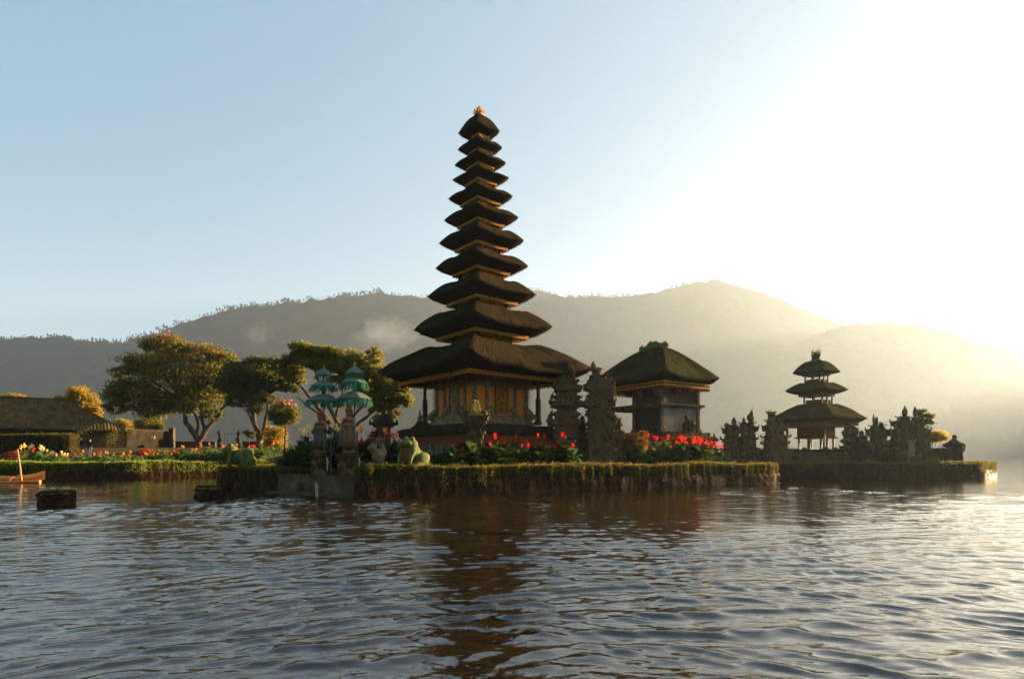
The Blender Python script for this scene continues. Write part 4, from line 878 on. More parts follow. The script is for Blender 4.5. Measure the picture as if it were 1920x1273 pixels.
for i in range(22):
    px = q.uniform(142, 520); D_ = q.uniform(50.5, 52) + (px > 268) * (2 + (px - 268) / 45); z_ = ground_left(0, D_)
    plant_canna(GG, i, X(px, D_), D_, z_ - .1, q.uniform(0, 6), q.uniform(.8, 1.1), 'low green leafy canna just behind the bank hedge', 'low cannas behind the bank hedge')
# low red flower beds on the lawn
REDB = leafmat('red bedding leaves', (.03, .045, .01), (.24, .03, .015), .4, scale=1.5, c3=(.06, .08, .015))
def bed(px0, px1, D0, D1, z1, label, n, seed):
    rs = np.random.RandomState(seed); x0, x1 = X(px0, D0), X(px1, D0); cx, cy_ = (x0 + x1) / 2, (D0 + D1) / 2
    u = rs.uniform(-1, 1, (n, 2)); u = u[(u ** 2).sum(1) < 1]; zz = ground_left(0, cy_) + (z1) * np.sqrt(1 - (u ** 2).sum(1)) * rs.uniform(.75, 1, len(u))
    P = np.stack([u[:, 0] * (x1 - x0) / 2, u[:, 1] * (D1 - D0) / 2, zz], 1)
    o = link('flower_bed', quads('flower_bed', leaf_arrays(P, np.full(len(P), .14), .6, rs, up=.4)), REDB); o.location = (cx, cy_, 0); tag(o, label, 'flower bed')
bed(240, 268, 55.5, 58.5, .95, 'round mound of red bedding leaves beside the clipped box hedge', 3500, 1)
bed(-30, 45, 53, 56, 1.1, 'orange red bedding mound at the left edge beyond the stake', 4500, 3)
# rusty shrub right of the gate
tree('shrub', 'rusty orange shrub between the split gate and the red cannas', 36.6, (1192, 868), [([(1192, 868), (1190, 850), (1188, 838)], .05, .03)], [(1184, 822, 14, 8), (1202, 816, 12, 8), (1176, 830, 10, 8), (1200, 832, 16, 10)], leafmat('rusty leaves', (.035, .03, .008), (.14, .07, .015), .5, scale=2), 3600, .10, seed=31, trunk_r=.04, zb=1.0, cat='shrub', cl=.22)
# grass tufts
def tuft(px, D, h, n, label, seed, z=1.3, mt=None, sp=.3):
    rs = np.random.RandomState(seed); P = np.zeros((n, 3)); P[:, :2] = rs.normal(0, sp, (n, 2)) * [1, .5]
    Dr = np.tile([0, 0, 1.0], (n, 1)) + rs.normal(0, .25, (n, 3)); o = link('grass_tuft', quads('grass_tuft', leaf_arrays(P, np.full(n, h), .08, rs, up=.8, D=Dr)), mt or CLW)
    o.location = (X(px, D), D, z); tag(o, label, 'grass')
tuft(1752, 50.6, .75, 40, 'pale grass tuft poking above the far hedge in front of the round bush', 1, 1.25)
tuft(1716, 50.2, .8, 36, 'dry grass tuft above the far hedge in front of the twin spired gate', 2, 1.3, DRY)
tuft(1632, 50.0, .45, 50, 'short grass tuft on the far hedge below the knobbed stone turret', 3, 1.3)
# ---------------------------------------------------------------- carved stone towers
def stack(name, label, cat, D, tiers, zb, m, group=None, seed=0, rz=0.0, dep=.85, knobs=1.0, inner=0, plants=()):
    """tiers: (x left, x right, y top, y bottom, kind) in the order bottom to top; kind b block, l ledge, s spire, k knob"""
    q = random.Random(seed); xs = [t_[0] for t_ in tiers] + [t_[1] for t_ in tiers]; cx = (min(xs) + max(xs)) / 2
    base = Vector((X(cx, D), D, zb)); o = empty(name, base, 0, label, cat, group); mb = MB(); mb.x = Matrix.Rotation(rz, 4, 'Z')
    for (a, b, yt, yb, kd) in tiers:
        x0, x1 = X(a, D) - base.x, X(b, D) - base.x; z0, z1 = Zh(yb, D) - zb, Zh(yt, D) - zb; w_ = x1 - x0; c = (x0 + x1) / 2; d = w_ * dep; hh = z1 - z0
        if kd == 's': mb.lathe([(w_ * .5, 0), (w_ * .55, hh * .12), (w_ * .36, hh * .2), (w_ * .52, hh * .38), (w_ * .5, hh * .55), (w_ * .3, hh * .78), (.01, hh)], 7, (c, 0, z0), wob=.12)
        elif kd == 'k':
            mb.ball((c, 0, (z0 + z1) / 2), max(w_, .1) * .55, 2, .5, (1, 1, hh / w_), 2.2, q.random() * 9)
        elif kd == 'c': mb.lathe([(w_ * .30, 0), (w_ * .5, hh * .22), (w_ * .52, hh * .4), (w_ * .3, hh * .62), (w_ * .12, hh * .9), (w_ * .1, hh)], 8, (c, 0, z0), sq=.3, ph=math.pi / 4, wob=.06)
        else:
            if kd == 'l': mb.box((c, 0, z0 + hh * .5), (w_, d, hh * .99))
            else:
                mb.box((c, 0, z0 + hh * .5), (w_ * .80, d * .84, hh * .996), taper=q.uniform(.94, 1.0)); mb.box((c, 0, z1 - hh * .11), (w_, d, hh * .17)); mb.box((c, 0, z0 + hh * .1), (w_ * .98, d * .98, hh * .15))
            nk = int((w_ * hh * 13 + 3) * knobs)
            for _ in range(nk):
                side = q.random(); zz = q.uniform(z0, z1)
                if side < .55: p = (c + q.uniform(-.5, .5) * w_ * .95, -d / 2, zz)
                elif side < .76: p = (x0 + .02, q.uniform(-.5, .5) * d, zz)
                elif side < .97 and not inner: p = (x1 - .02, q.uniform(-.5, .5) * d, zz)
                else: p = (c + q.uniform(-.5, .5) * w_ * .9, q.uniform(-.4, .4) * d, z1)
                mb.ball(p, q.uniform(.035, .10) * min(1.3, .5 + w_ * .3), 1, .5, (1, .8, q.uniform(.7, 1.4)), 2, q.random() * 9)
            for sx_ in (-1, 1):                                    # upturned ears on the corners
                if inner and sx_ == inner: continue
                for sy_ in (-1, 1):
                    p = Vector((c + sx_ * w_ * .47, sy_ * d * .42, z1 - .04)); e = min(.24, .10 + w_ * .08) * q.uniform(.8, 1.2)
                    mb.tube([p, p + Vector((sx_ * e * .5, 0, e * .2)), p + Vector((sx_ * e * .55, 0, e * .75)), p + Vector((sx_ * e * .2, 0, e * 1.2))], [e * .38, e * .34, e * .22, e * .04], 6)
    mb.build('carved_stone', m, o)
    rs = np.random.RandomState(seed + 5)
    for (px, py, r_, n_) in plants:
        P = rs.normal(0, 1, (n_, 3)) * [r_, r_, r_ * .8] + [X(px, D) - base.x, -.1, Zh(py, D) - zb]
        link('moss_plant', quads('moss_plant', leaf_arrays(P, np.full(n_, .11), .4, rs, up=.5)), L_MID, o)
    return o
stack('split_gate', 'left half of the tall carved split gate, overlapping the great roof corner', 'gate', 36.2, [
    (1037, 1082, 812, 868, 'b'), (1037, 1086, 797, 812, 'b'), (1028, 1088, 789, 797, 'l'), (1036, 1088, 776, 789, 'b'), (1040, 1085, 762, 776, 'b'), (1034, 1091, 754, 762, 'l'), (1037, 1090, 744, 754, 'b'), (1044, 1085, 733, 744, 'b'),
    (1040, 1090, 724, 733, 'l'), (1046, 1085, 714, 724, 'b'), (1048, 1080, 706, 714, 'b'), (1046, 1062, 692, 708, 'k'), (1027, 1036, 776, 790, 'k'), (1040, 1050, 712, 730, 'k'), (1064, 1079, 677, 708, 'b'), (1068, 1076, 671, 680, 's')], 1.0, STONER, 'split gate halves', 1, inner=1, plants=((1070, 690, .12, 90), (1045, 700, .08, 30)))
stack('split_gate', 'right half of the tall carved split gate, standing before the pavilion', 'gate', 36.0, [
    (1096, 1152, 812, 868, 'b'), (1098, 1150, 795, 812, 'b'), (1099, 1147, 776, 795, 'b'), (1098, 1147, 762, 776, 'b'), (1094, 1150, 752, 762, 'l'), (1100, 1147, 741, 752, 'b'), (1101, 1147, 731, 741, 'b'),
    (1096, 1148, 721, 731, 'l'), (1102, 1143, 713, 721, 'b'), (1106, 1136, 704, 713, 'b'), (1109, 1126, 693, 706, 'b'), (1107, 1118, 677, 696, 's'), (1118, 1128, 688, 700, 'k'), (1131, 1139, 708, 718, 'k')], 1.0, STONER, 'split gate halves', 2, inner=-1, plants=((1116, 692, .12, 80), (1124, 700, .1, 50)))
stack('side_wing', 'low carved stone wing in the gap at the foot of the left gate half', 'gate wing', 36.9, [(1078, 1101, 815, 868, 'b'), (1080, 1100, 795, 815, 'b'), (1086, 1097, 780, 797, 'k'), (1078, 1086, 788, 798, 'k')], 1.0, STONE, 'gate wings', 3)
stack('side_wing', 'low carved stone wing stepping down right of the right gate half', 'gate wing', 36.6, [(1146, 1168, 812, 868, 'b'), (1147, 1164, 797, 812, 'b'), (1149, 1162, 785, 799, 'b'), (1156, 1165, 786, 800, 'k'), (1148, 1158, 778, 790, 'k'), (1160, 1170, 806, 818, 'k')], 1.0, STONE, 'gate wings', 4)
# gate steps
t = empty('steps', (X(1090, 34.6), 34.4, 1.0), R(31.8), 'broad worn stone steps rising to the split gate', 'steps'); mb = MB()
for k in range(6): mb.box((1.0, k * .32 + .6, .13 + k * .26), (2.9, .36 + .001 * k, .26))
mb.box((1.0, 2.9, .9), (3.4, 1.2, 1.8)); mb.build('tread', CONC, t)
for x_ in (-.75, 2.75):
    mb = MB(); mb.box((x_, 1.35, .55), (.42, 2.1, 1.1), taper=.96); mb.box((x_, .45, .75), (.5, .5, 1.5)); mb.ball((x_, .45, 1.6), .26, 2, .5); mb.build('side_block', STONE, t)
# perimeter wall between gate and the two buildings
t = empty('wall', W(1010, 868, 37.4).xy.to_3d() + Vector((0, 0, 1)), R(24), 'low carved stone wall between the great shrine and the left gate half', 'wall'); mb = MB(); mb.box((-.2, 0, 1.0), (3.4, .5, 2.0)); mb.build('wall_body', STONE, t)
mb = MB(); mb.box((-.2, 0, 2.1), (3.5, .75, .2)); mb.box((-.2, 0, 2.28), (3.42, .5, .17)); mb.build('coping', MOSSY, t)
t = empty('wall', (X(1180, 38), 38, 1), R(33), 'low stone wall from the right gate half to the pavilion base', 'wall'); mb = MB(); mb.box((0, 0, 1.05), (3.0, .5, 2.1)); mb.build('wall_body', STONE, t)
mb = MB(); mb.box((0, 0, 2.2), (3.1, .75, .2)); mb.build('coping', MOSSY, t)
# planter shrine in front of the near corner
stack('stone_pedestal', 'carved stone pedestal with leafy planter in front of the shrine near corner', 'pedestal', 30.6, [(878, 906, 812, 870, 'b'), (881, 903, 799, 812, 'b'), (874, 909, 794, 799, 'l'), (871, 912, 787, 794, 'l'), (868, 915, 780, 787, 'l'), (869, 878, 768, 781, 'k'), (904, 914, 768, 781, 'k')], 1.0, STONE, None, 7,
      plants=((880, 775, .2, 160), (902, 775, .2, 160), (891, 768, .16, 140), (893, 755, .08, 60)))
stack('stone_figure', 'carved stone temple guardian on the wall post right of the pavilion panel', 'statue', 40.6, [(1279, 1300, 803, 810, 'b'), (1280, 1296, 789, 804, 'k'), (1283, 1292, 779, 791, 'k'), (1292, 1304, 788, 800, 'k')], 3.42, STONE, None, 8)
# little shrine with pointed roof behind the vase statue
def little_shrine(px, D, xl, xr, ytop, yeave, zb, label, seed, group=None):
    o = empty('spirit_house', (X(px, D), D, zb), R(40), label, 'shrine', group); k = D / F; r = (xr - xl) / 2 * k; ze = Zh(yeave, D) - zb; zt = Zh(ytop, D) - zb; h = zt - ze
    mb = MB(); mb.lathe([(r * .9, -.02), (r * 1.0, .04 * h), (r * .72, .28 * h), (r * .36, .5 * h), (r * .18, .62 * h), (r * .2, .68 * h), (r * .1, .8 * h), (.01, h)], 12, (0, 0, ze), sq=.8, ph=math.pi / 4)
    for a in range(4):
        an = math.pi / 4 + a * math.pi / 2; p = Vector((math.cos(an) * r * 1.15, math.sin(an) * r * 1.15, ze)); mb.tube([p * 1, p + Vector((0, 0, r * .22)), p * 1.02 + Vector((0, 0, r * .42))], [r * .14, r * .12, r * .04], 6)
    mb.build('roof', MOSSY, o); mb = MB(); mb.box((0, 0, ze * .5), (r * .9, r * .9, ze)); mb.box((0, 0, ze - .08), (r * 1.3, r * 1.3, .14)); mb.box((0, 0, .1), (r * 1.5, r * 1.5, .2))
    mb.build('shrine_body', STONER, o); return o
little_shrine(719, 35.5, 697, 741, 762, 797, 1.0, 'small dark shrine with spired roof rising behind the stone vase statue', 1)
little_shrine(1339, 50, 1332, 1347, 811, 826, 1.0, 'small stone lantern with pointed roof left of the small island turrets', 2)
# ---- small island
SZ = 1.05
SG = 'carved turrets of the small island'
stack('stone_turret', 'short broad carved turret, leftmost on the small island', 'turret', 53, [(1356, 1389, 843, 868, 'l'), (1357, 1388, 822, 843, 'b'), (1361, 1384, 812, 822, 'b'), (1358, 1386, 803, 812, 'l'), (1362, 1384, 797, 803, 'b'), (1358, 1366, 793, 803, 'k'), (1371, 1381, 781, 799, 's')], SZ, STONE, SG, 11)
stack('stone_turret', 'taller carved turret with a leaning spire, second from the left on the small island', 'turret', 52.6, [(1385, 1418, 843, 868, 'l'), (1386, 1417, 820, 843, 'b'), (1390, 1414, 808, 820, 'b'), (1386, 1417, 800, 808, 'l'), (1390, 1413, 792, 800, 'b'), (1402, 1413, 776, 793, 'k'), (1406, 1412, 767, 782, 's'), (1391, 1398, 782, 796, 's')], SZ, STONE, SG, 12)
stack('stone_turret', 'tall carved turret with grass on top, hiding the left eave of the three-roofed tower', 'turret', 52, [(1434, 1478, 845, 868, 'l'), (1433, 1473, 830, 845, 'b'), (1434, 1474, 818, 830, 'b'), (1437, 1469, 806, 818, 'b'), (1435, 1471, 798, 806, 'l'), (1438, 1464, 787, 798, 'b'), (1440, 1453, 772, 789, 'b')], SZ, STONER, SG, 13, plants=((1443, 769, .09, 50), (1451, 769, .07, 30)))
stack('stone_figure', 'bulky carved guardian figure under the right eave of the three-roofed tower', 'statue', 52.5, [(1580, 1608, 835, 868, 'b'), (1580, 1606, 818, 836, 'k'), (1586, 1608, 798, 820, 'k'), (1579, 1587, 805, 818, 'k')], SZ, STONE, None, 14)
stack('stone_figure', 'round-shouldered stone guardian with small head left of the knobbed turret', 'statue', 51.6, [(1605, 1628, 843, 868, 'b'), (1601, 1631, 824, 846, 'k'), (1607, 1625, 816, 828, 'k'), (1611, 1619, 807, 819, 'k')], SZ, MOSSY, None, 15, plants=((1622, 815, .06, 25),))
stack('stone_turret', 'knobbed carved turret with one side spire, standing alone between the tower and twin gate', 'turret', 53, [(1633, 1661, 828, 845, 'b'), (1634, 1659, 816, 828, 'b'), (1631, 1662, 805, 816, 'l'), (1634, 1656, 797, 805, 'b'), (1638, 1646, 785, 798, 'k'), (1649, 1656, 791, 800, 'k'), (1636, 1640, 775, 798, 's'), (1641, 1646, 782, 790, 'k')], SZ, STONE, SG, 16, plants=((1656, 822, .1, 60),))
stack('split_gate', 'left half of the twin spired gate near the right end of the small island', 'gate', 52.2, [(1672, 1712, 843, 868, 'l'), (1668, 1710, 826, 843, 'b'), (1674, 1708, 816, 826, 'b'), (1671, 1708, 806, 816, 'l'), (1679, 1708, 797, 806, 'b'), (1677, 1706, 789, 797, 'l'), (1685, 1704, 781, 790, 'b'), (1692, 1701, 760, 784, 's'), (1664, 1674, 828, 842, 'k')], SZ, STONE, 'twin gate halves', 17, inner=1)
stack('split_gate', 'right half of the twin spired gate, backed by the slender dark tree', 'gate', 52.4, [(1711, 1741, 843, 868, 'l'), (1713, 1741, 826, 843, 'b'), (1712, 1737, 814, 826, 'b'), (1711, 1738, 805, 814, 'l'), (1711, 1730, 792, 805, 'b'), (1711, 1724, 783, 793, 'b'), (1712, 1719, 761, 785, 's'), (1732, 1741, 824, 840, 'k')], SZ, STONE, 'twin gate halves', 18, inner=-1)
stack('gate_pilaster', 'slim plain stone pilaster before the gap of the twin spired gate', 'pilaster', 51.4, [(1701, 1713, 824, 868, 'b')], SZ, STONEL, None, 19, knobs=.4)
t = stack('end_pillar', 'square stone pillar with a dome cap and knob ending the far right wall', 'pillar', 51.6, [(1779, 1796, 846, 868, 'b'), (1776, 1800, 840, 846, 'l'), (1771, 1806, 822, 840, 'c'), (1786, 1793, 815, 823, 'k')], SZ, MOSSY, None, 20, knobs=.4, dep=1)
def lowwall(px0, px1, D0, D1, ytop, th, label, m, capm, z=SZ):
    a, b = Vector((X(px0, D0), D0)), Vector((X(px1, D1), D1)); L = (b - a).length; an = math.atan2((b - a).y, (b - a).x); c = (a + b) / 2
    o = empty('wall', (c.x, c.y, z), an, label, 'wall'); h = Zh(ytop, (D0 + D1) / 2) - z
    mb = MB(); mb.box((0, 0, h / 2), (L, th, h)); q = random.Random(int(px0))
    for _ in range(int(L * 9)): mb.ball((q.uniform(-L / 2, L / 2), -th / 2, q.uniform(.1, h)), q.uniform(.06, .14), 1, .5)
    mb.build('wall_body', m, o); mb = MB(); mb.box((0, 0, h + .06), (L + .02, th + .25, .14)); mb.box((0, 0, h + .18), (L, th + .08, .1)); mb.build('coping', capm, o); return o
lowwall(1356, 1480, 53.6, 53.6, 846, .5, 'low dark stone wall joining the leftmost turrets of the small island', STONER, MOSSY)
lowwall(1476, 1636, 54.4, 54.4, 847, .6, 'dark stone terrace wall in front of the three-roofed tower', STONER, MOSSY)
lowwall(1625, 1702, 53, 53, 845, .5, 'mossy wall between the knobbed turret and the twin spired gate', MOSSY, STONEL)
lowwall(1736, 1780, 52.6, 52.2, 845, .5, 'mossy wall between the twin spired gate and the capped end pillar', MOSSY, MOSSY)
lowwall(1798, 1797.2, 52.0, 60, 845, .4, 'side wall running back from the capped end pillar', MOSSY, MOSSY)
t = empty('railing', (X(1417, 55), 55, 2.0), 0, 'thin railing on the wall between two carved turrets of the small island', 'railing'); mb = MB()
for k in range(9): mb.box((k * .13, 0, .32), (.035, .04, .64 + .08 * (k % 2)))
mb.box((.52, 0, .5), (1.1, .05, .05)); mb.box((.52, 0, .1), (1.1, .05, .05)); mb.build('bars', DARKW, t)
# three-roofed tower
DGOLD = mat('dull gilded wood', (.13, .06, .012), .9, 0, col2=(.04, .018, .006), nscale=6, bump=.8, bscale=12, dist=.05)
D3 = 60.0; k3 = D3 / F; p3 = (X(1530, D3), D3); R3 = R(33); c3, s3 = math.cos(-R3), math.sin(-R3)
m3 = empty('pagoda', (p3[0], p3[1], SZ), R3, 'small three-roofed shrine tower with mossy thatch on the far small island', 'pagoda')
T3 = [(1452, 1618.5, 784.5, 757, 1464, 1605, 799, 24, 1534), (1477.7, 1585, 731, 717, 1498, 1563, 744, 19.5, 1531), (1490, 1572, 698, 676, 1505, 1555, 705.5, 8, 1530.5)]
for i, (L, Rr_, yt, ys, fl, fr, fy, nkp, cpx) in enumerate(T3):
    s = (Rr_ - L) / 2 * k3 / Q2 * 1.07; fs = (fr - fl) / 2 * k3 / Q2; tip = Zh(yt, D3); shz = Zh(ys, D3); zb = Zh(fy, D3); nk = nkp * k3 / Q2; dx = X(cpx, D3) - p3[0]; c = (dx * c3, dx * s3)
    h = .22 if i == 0 else .16; zf = zb + h * 1.5
    if i == 2: o = thatch_roof('roof', m3, SZ, THATCH_G, s, tip, fs, zf, s * .42, shz - .1, nk, shz, .15, apex=True, c=c, seed=30)
    else: o = thatch_roof('roof', m3, SZ, THATCH_G, s, tip, fs, zf, s * .36 if i == 0 else s * .5, shz, nk, shz - .15, .2, c=c, seed=30 + i, gx=1.3)
    eave_frame(o, 0, fs, zf, h, DARKW if i else DGOLD, DGOLD, c=c, step=.16)
    if i < 2:
        zt_ = Zh(T3[i + 1][6], D3) + .2; z0 = shz - .5; mb = MB()
        mb.box((c[0], c[1], (z0 + zt_ - .55) / 2), (nk * 1.8, nk * 1.8, zt_ - .55 - z0)); nb = mb.build('neck', DGOLD, m3, loc=(0, 0, -SZ))
        for sx_, sy_ in ((-1, -1), (1, -1), (1, 1), (-1, 1), (0, -1), (-1, 0)):
            mb = MB(); mb.box((c[0] + sx_ * nk, c[1] + sy_ * nk, (z0 + zt_) / 2), (.13, .13, zt_ - z0)); mb.build('corner_post', DARKW, nb)
mb = MB(); mb.lathe([(.40, 0), (.48, .12), (.36, .25), (.42, .6), (.44, .8), (.3, .95), (.1, 1.0)], 9, (0, 0, Zh(678, D3)), wob=.12); mb.build('crown_block', MOSSY, m3, loc=(0, 0, -SZ))
mb = MB()
for (x_, y_) in ((-.45, .1), (-.25, -.3), (.25, -.25), (.5, .05), (.1, .35)):
    p = Vector((x_ * .8, y_ * .8, Zh(667, D3) + .05)); mb.tube([p, p + Vector((x_ * .4, y_ * .4, .35)), p + Vector((x_ * .15, y_ * .15, .62))], [.1, .09, .02], 6)
mb.build('finial', mat('bright gold leaf', (.85, .55, .12), .3, .6, metal=.5), m3, loc=(0, 0, -SZ))
zt3 = 5.0; zb3 = Zh(846, D3)
hs3 = 50 * k3 / Q2
for ax, ay in ((-1, -1), (1, -1), (1, 1), (-1, 1)):
    mb = MB(); mb.box((ax * hs3, ay * hs3, (zb3 + zt3) / 2), (.17, .17, zt3 - zb3)); mb.box((ax * hs3, ay * hs3, zb3 + .15), (.3, .3, .3)); mb.build('post', DARKW, m3, loc=(0, 0, -SZ))
b3 = 33 * k3 / Q2; mb = MB(); zc0, zc1 = Zh(821, D3), Zh(798, D3)
mb.box((0, 0, (zc0 + zc1) / 2), (2 * b3, 2 * b3, zc1 - zc0)); mb.box((0, 0, zc0), (2 * b3 + .35, 2 * b3 + .35, .14)); q = random.Random(4)
for k in range(4):
    rot = Matrix.Rotation(k * math.pi / 2, 3, 'Z'); relief(mb, q, rot @ Vector((-b3, -b3 - .02, zc0)), rot @ Vector((1, 0, 0)), None, 2 * b3, zc1 - zc0, 30, size=.09)
mb.build('cabinet', DGOLD, m3, loc=(0, 0, -SZ))
for ax, ay in ((-1, -1), (1, -1), (1, 1), (-1, 1), (0, -1), (-1, 0)):
    mb = MB(); mb.lathe([(.2, 0), (.12, .25), (.09, .5), (.12, zc0 - zb3 - .1)], 7, (ax * b3 * .9, ay * b3 * .9, zb3)); mb.build('leg', DARKW, m3, loc=(0, 0, -SZ))
mb = MB(); mb.box((0, 0, 4.95), (2 * 68 * k3 / Q2 * .96, 2 * 68 * k3 / Q2 * .96, .08)); mb.build('ceiling', DARKW, m3, loc=(0, 0, -SZ))
mb = MB(); mb.box((0, 0, (SZ + zb3) / 2), (4.6, 4.6, zb3 - SZ)); mb.box((0, 0, zb3 - .1), (4.9, 4.9, .2)); q = random.Random(6)
for _ in range(26): mb.ball((q.uniform(-2.2, 2.2), q.choice((-2.1, -2.2, 2.0)), zb3 + q.uniform(0, .25)), q.uniform(.12, .3), 1, .5)
mb.build('plinth', STONER, m3, loc=(0, 0, -SZ))

# ---------------------------------------------------------------- organic shapes
def organic(name, blobs, mats, fn, parent=None, voxel=.03, smooth=6, loc=None, rz=None):
    """blobs: ('b', centre, (rx,ry,rz), rot euler) or ('c', p0, p1, r0, r1); fused into one continuous skin"""
    mb = MB()
    for b in blobs:
        if b[0] == 'b':
            M_ = Matrix.Translation(b[1]) @ (Matrix(((1, 0, 0), (0, 1, 0), (0, 0, 1))) if len(b) < 4 else __import__('mathutils').Euler(b[3]).to_matrix()).to_4x4() @ Matrix.Diagonal((*b[2], 1))
            mb.x = M_; mb.ball((0, 0, 0), 1, 3)
        else:
            mb.x = None; p0, p1 = Vector(b[1]), Vector(b[2]); n_ = max(2, int((p1 - p0).length / (min(b[3], b[4]) * .5)) + 1)
            for i in range(n_ + 1): t_ = i / n_; mb.ball(p0.lerp(p1, t_), lerp(b[3], b[4], t_), 2)
    tmp = bpy.data.objects.new('tmp', nmesh('tmp', mb.V, mb.Fc)); COL.objects.link(tmp)
    r_ = tmp.modifiers.new('r', 'REMESH'); r_.mode = 'VOXEL'; r_.voxel_size = voxel
    s_ = tmp.modifiers.new('s', 'SMOOTH'); s_.factor = .5; s_.iterations = smooth
    dg = bpy.context.evaluated_depsgraph_get(); me = bpy.data.meshes.new_from_object(tmp.evaluated_get(dg)); bpy.data.objects.remove(tmp)
    me.name = name
    me.polygons.foreach_set('use_smooth', [True] * len(me.polygons))
    o = link(name, me, mats, parent, loc, rz)
    if fn: me.polygons.foreach_set('material_index', [fn(p.center) for p in me.polygons])
    return o
FG = mat('painted green frog skin', (0.0245, 0.0525, 0.0154), .75, .08, col2=(0.13, 0.125, 0.03), nscale=4, bump=.5, bscale=18)  # yellower second tone carries low sunlight in the green skin colour
FB = mat('painted red brown belly', (0.1394, 0.04069, 0.01495), .75, .08, col2=(0.195, 0.09204, 0.04056), nscale=7, bump=.4, bscale=14, vec=(1, 1, .3))
FY = mat('painted yellow stripe', (.50, .38, .10), .75, .08, col2=(.38, .26, .07), nscale=5)
BLK = mat('black paint', (.01, .01, .01), .85, 0)
FROG = [('b', (0, 0, .62), (.44, .40, .58), (.55, 0, 0)), ('b', (0, -.12, .98), (.42, .36, .30), (.2, 0, 0)), ('b', (0, -.34, 1.02), (.38, .26, .20), (.1, 0, 0)), ('b', (-.20, -.12, 1.24), (.11, .12, .12)), ('b', (.20, -.12, 1.24), (.11, .12, .12)),
        ('b', (0, .34, .42), (.42, .36, .38)), ('b', (-.42, .30, .36), (.20, .40, .30), (.3, 0, 0)), ('b', (.42, .30, .36), (.20, .40, .30), (.3, 0, 0)),
        ('c', (-.42, -.02, .16), (-.52, .5, .12), .13, .12), ('c', (.42, -.02, .16), (.52, .5, .12), .13, .12), ('c', (-.48, .3, .08), (-.56, -.22, .06), .1, .07), ('c', (.48, .3, .08), (.56, -.22, .06), .1, .07),
        ('c', (-.32, -.18, .72), (-.36, -.36, .38), .15, .1), ('c', (-.36, -.36, .38), (-.33, -.40, .06), .1, .08), ('c', (.32, -.18, .72), (.36, -.36, .38), .15, .1), ('c', (.36, -.36, .38), (.33, -.40, .06), .1, .08)]
for s_ in (-1, 1):
    for a in (-.5, 0, .5): FROG += [('c', (.33 * s_, -.40, .05), (.33 * s_ + .14 * math.sin(a), -.40 - .16 * math.cos(a), .03), .05, .03), ('c', (.56 * s_, -.22, .05), (.56 * s_ + .16 * math.sin(a), -.22 - .18 * math.cos(a), .03), .055, .03)]
def frogfn(c): return 1 if (c.y < -.06 and abs(c.x) < .28 and .12 < c.z < .9) else 0
fr = empty('frog_statue', (X(771, 27.5), 27.5, 1.36), R(-38), 'painted green and red frog statue facing the water beside the leafy bed', 'frog statue')
organic('frog_body', FROG, [FG, FB], frogfn, fr, .03, 4)
for s_ in (-1, 1):
    mb = MB(); mb.ball((.27 * s_, -.20, 1.42), .065, 2); mb.build('eye', BLK, fr, True)
organic('tongue', [('c', (0, -.62, 1.08), (.02, -.78, .98), .07, .05), ('c', (.02, -.78, .98), (.03, -.80, .8), .05, .03)], [FB], None, fr, .02, 3)
fl = empty('frog_statue', (X(447, 33.9), 33.9, Zh(874, 33.9)), R(-72), 'dark green frog statue crouching on the hedge at the left tip of the temple island', 'frog statue')
ff = organic('frog_body', [('b', (0, .18, .48), (.42, .62, .34), (.55, 0, 0)), ('b', (0, -.38, .82), (.34, .36, .24), (.25, 0, 0)), ('b', (-.17, -.34, 1.06), (.09, .1, .09)), ('b', (.17, -.34, 1.06), (.09, .1, .09)),
    ('b', (-.38, .46, .30), (.18, .36, .26)), ('b', (.38, .46, .30), (.18, .36, .26)), ('c', (-.3, -.3, .6), (-.34, -.42, .06), .13, .08), ('c', (.3, -.3, .6), (.34, -.42, .06), .13, .08),
    ('c', (-.42, .7, .1), (-.5, .1, .06), .1, .08), ('c', (.42, .7, .1), (.5, .1, .06), .1, .08), ('b', (0, .1, .3), (.3, .45, .25))], [FG], None, fl, .03, 4)
ff.scale = (1.15, 1.15, 1.15)
for s_ in (-1, 1):
    mb = MB(); mb.ball((.22 * s_, -.46, 1.24), .06, 2); mb.build('eye', BLK, fl, True)
fr.scale = (1.06, 1.06, 1.06)
# stone squirrel-like vase statue
vs = empty('vase_statue', (X(706, 29.6), 29.6, Zh(877, 29.6)), R(10), 'grey stone statue of a curled animal carrying a basin, left of the green frog', 'statue')
mb = MB(); mb.lathe([(.50, 0), (.52, .1), (.40, .14), (.36, .2)], 16, wob=.03); mb.build('base', STONEL, vs)
organic('curled_body', [('b', (.06, 0, .55), (.30, .28, .42)), ('c', (.22, .1, .3), (.36, .12, .8), .17, .17), ('c', (.36, .12, .8), (.24, .1, 1.15), .17, .14), ('b', (-.20, -.1, 1.02), (.22, .22, .2)), ('c', (-.2, -.05, .9), (0, 0, .6), .15, .2), ('b', (-.36, -.15, .98), (.12, .12, .1)), ('c', (-.18, -.1, 1.1), (0, 0, 1.3), .14, .22)], [STONEL], None, vs, .035, 4)
mb = MB(); mb.lathe([(.16, 1.2), (.30, 1.32), (.42, 1.40), (.44, 1.50), (.36, 1.5), (.32, 1.44)], 16, wob=.02); mb.build('basin', STONEL, vs)
rs = np.random.RandomState(3); P = rs.normal(0, 1, (260, 3)) * [.2, .2, .12] + [0, 0, 1.66]
link('basin_plant', quads('basin_plant', leaf_arrays(P, np.full(260, .16), .4, rs, up=.6)), leafmat('violet leaves', (.012, .02, .010), (.04, .018, .05), .4, c3=(.03, .045, .012)), vs)

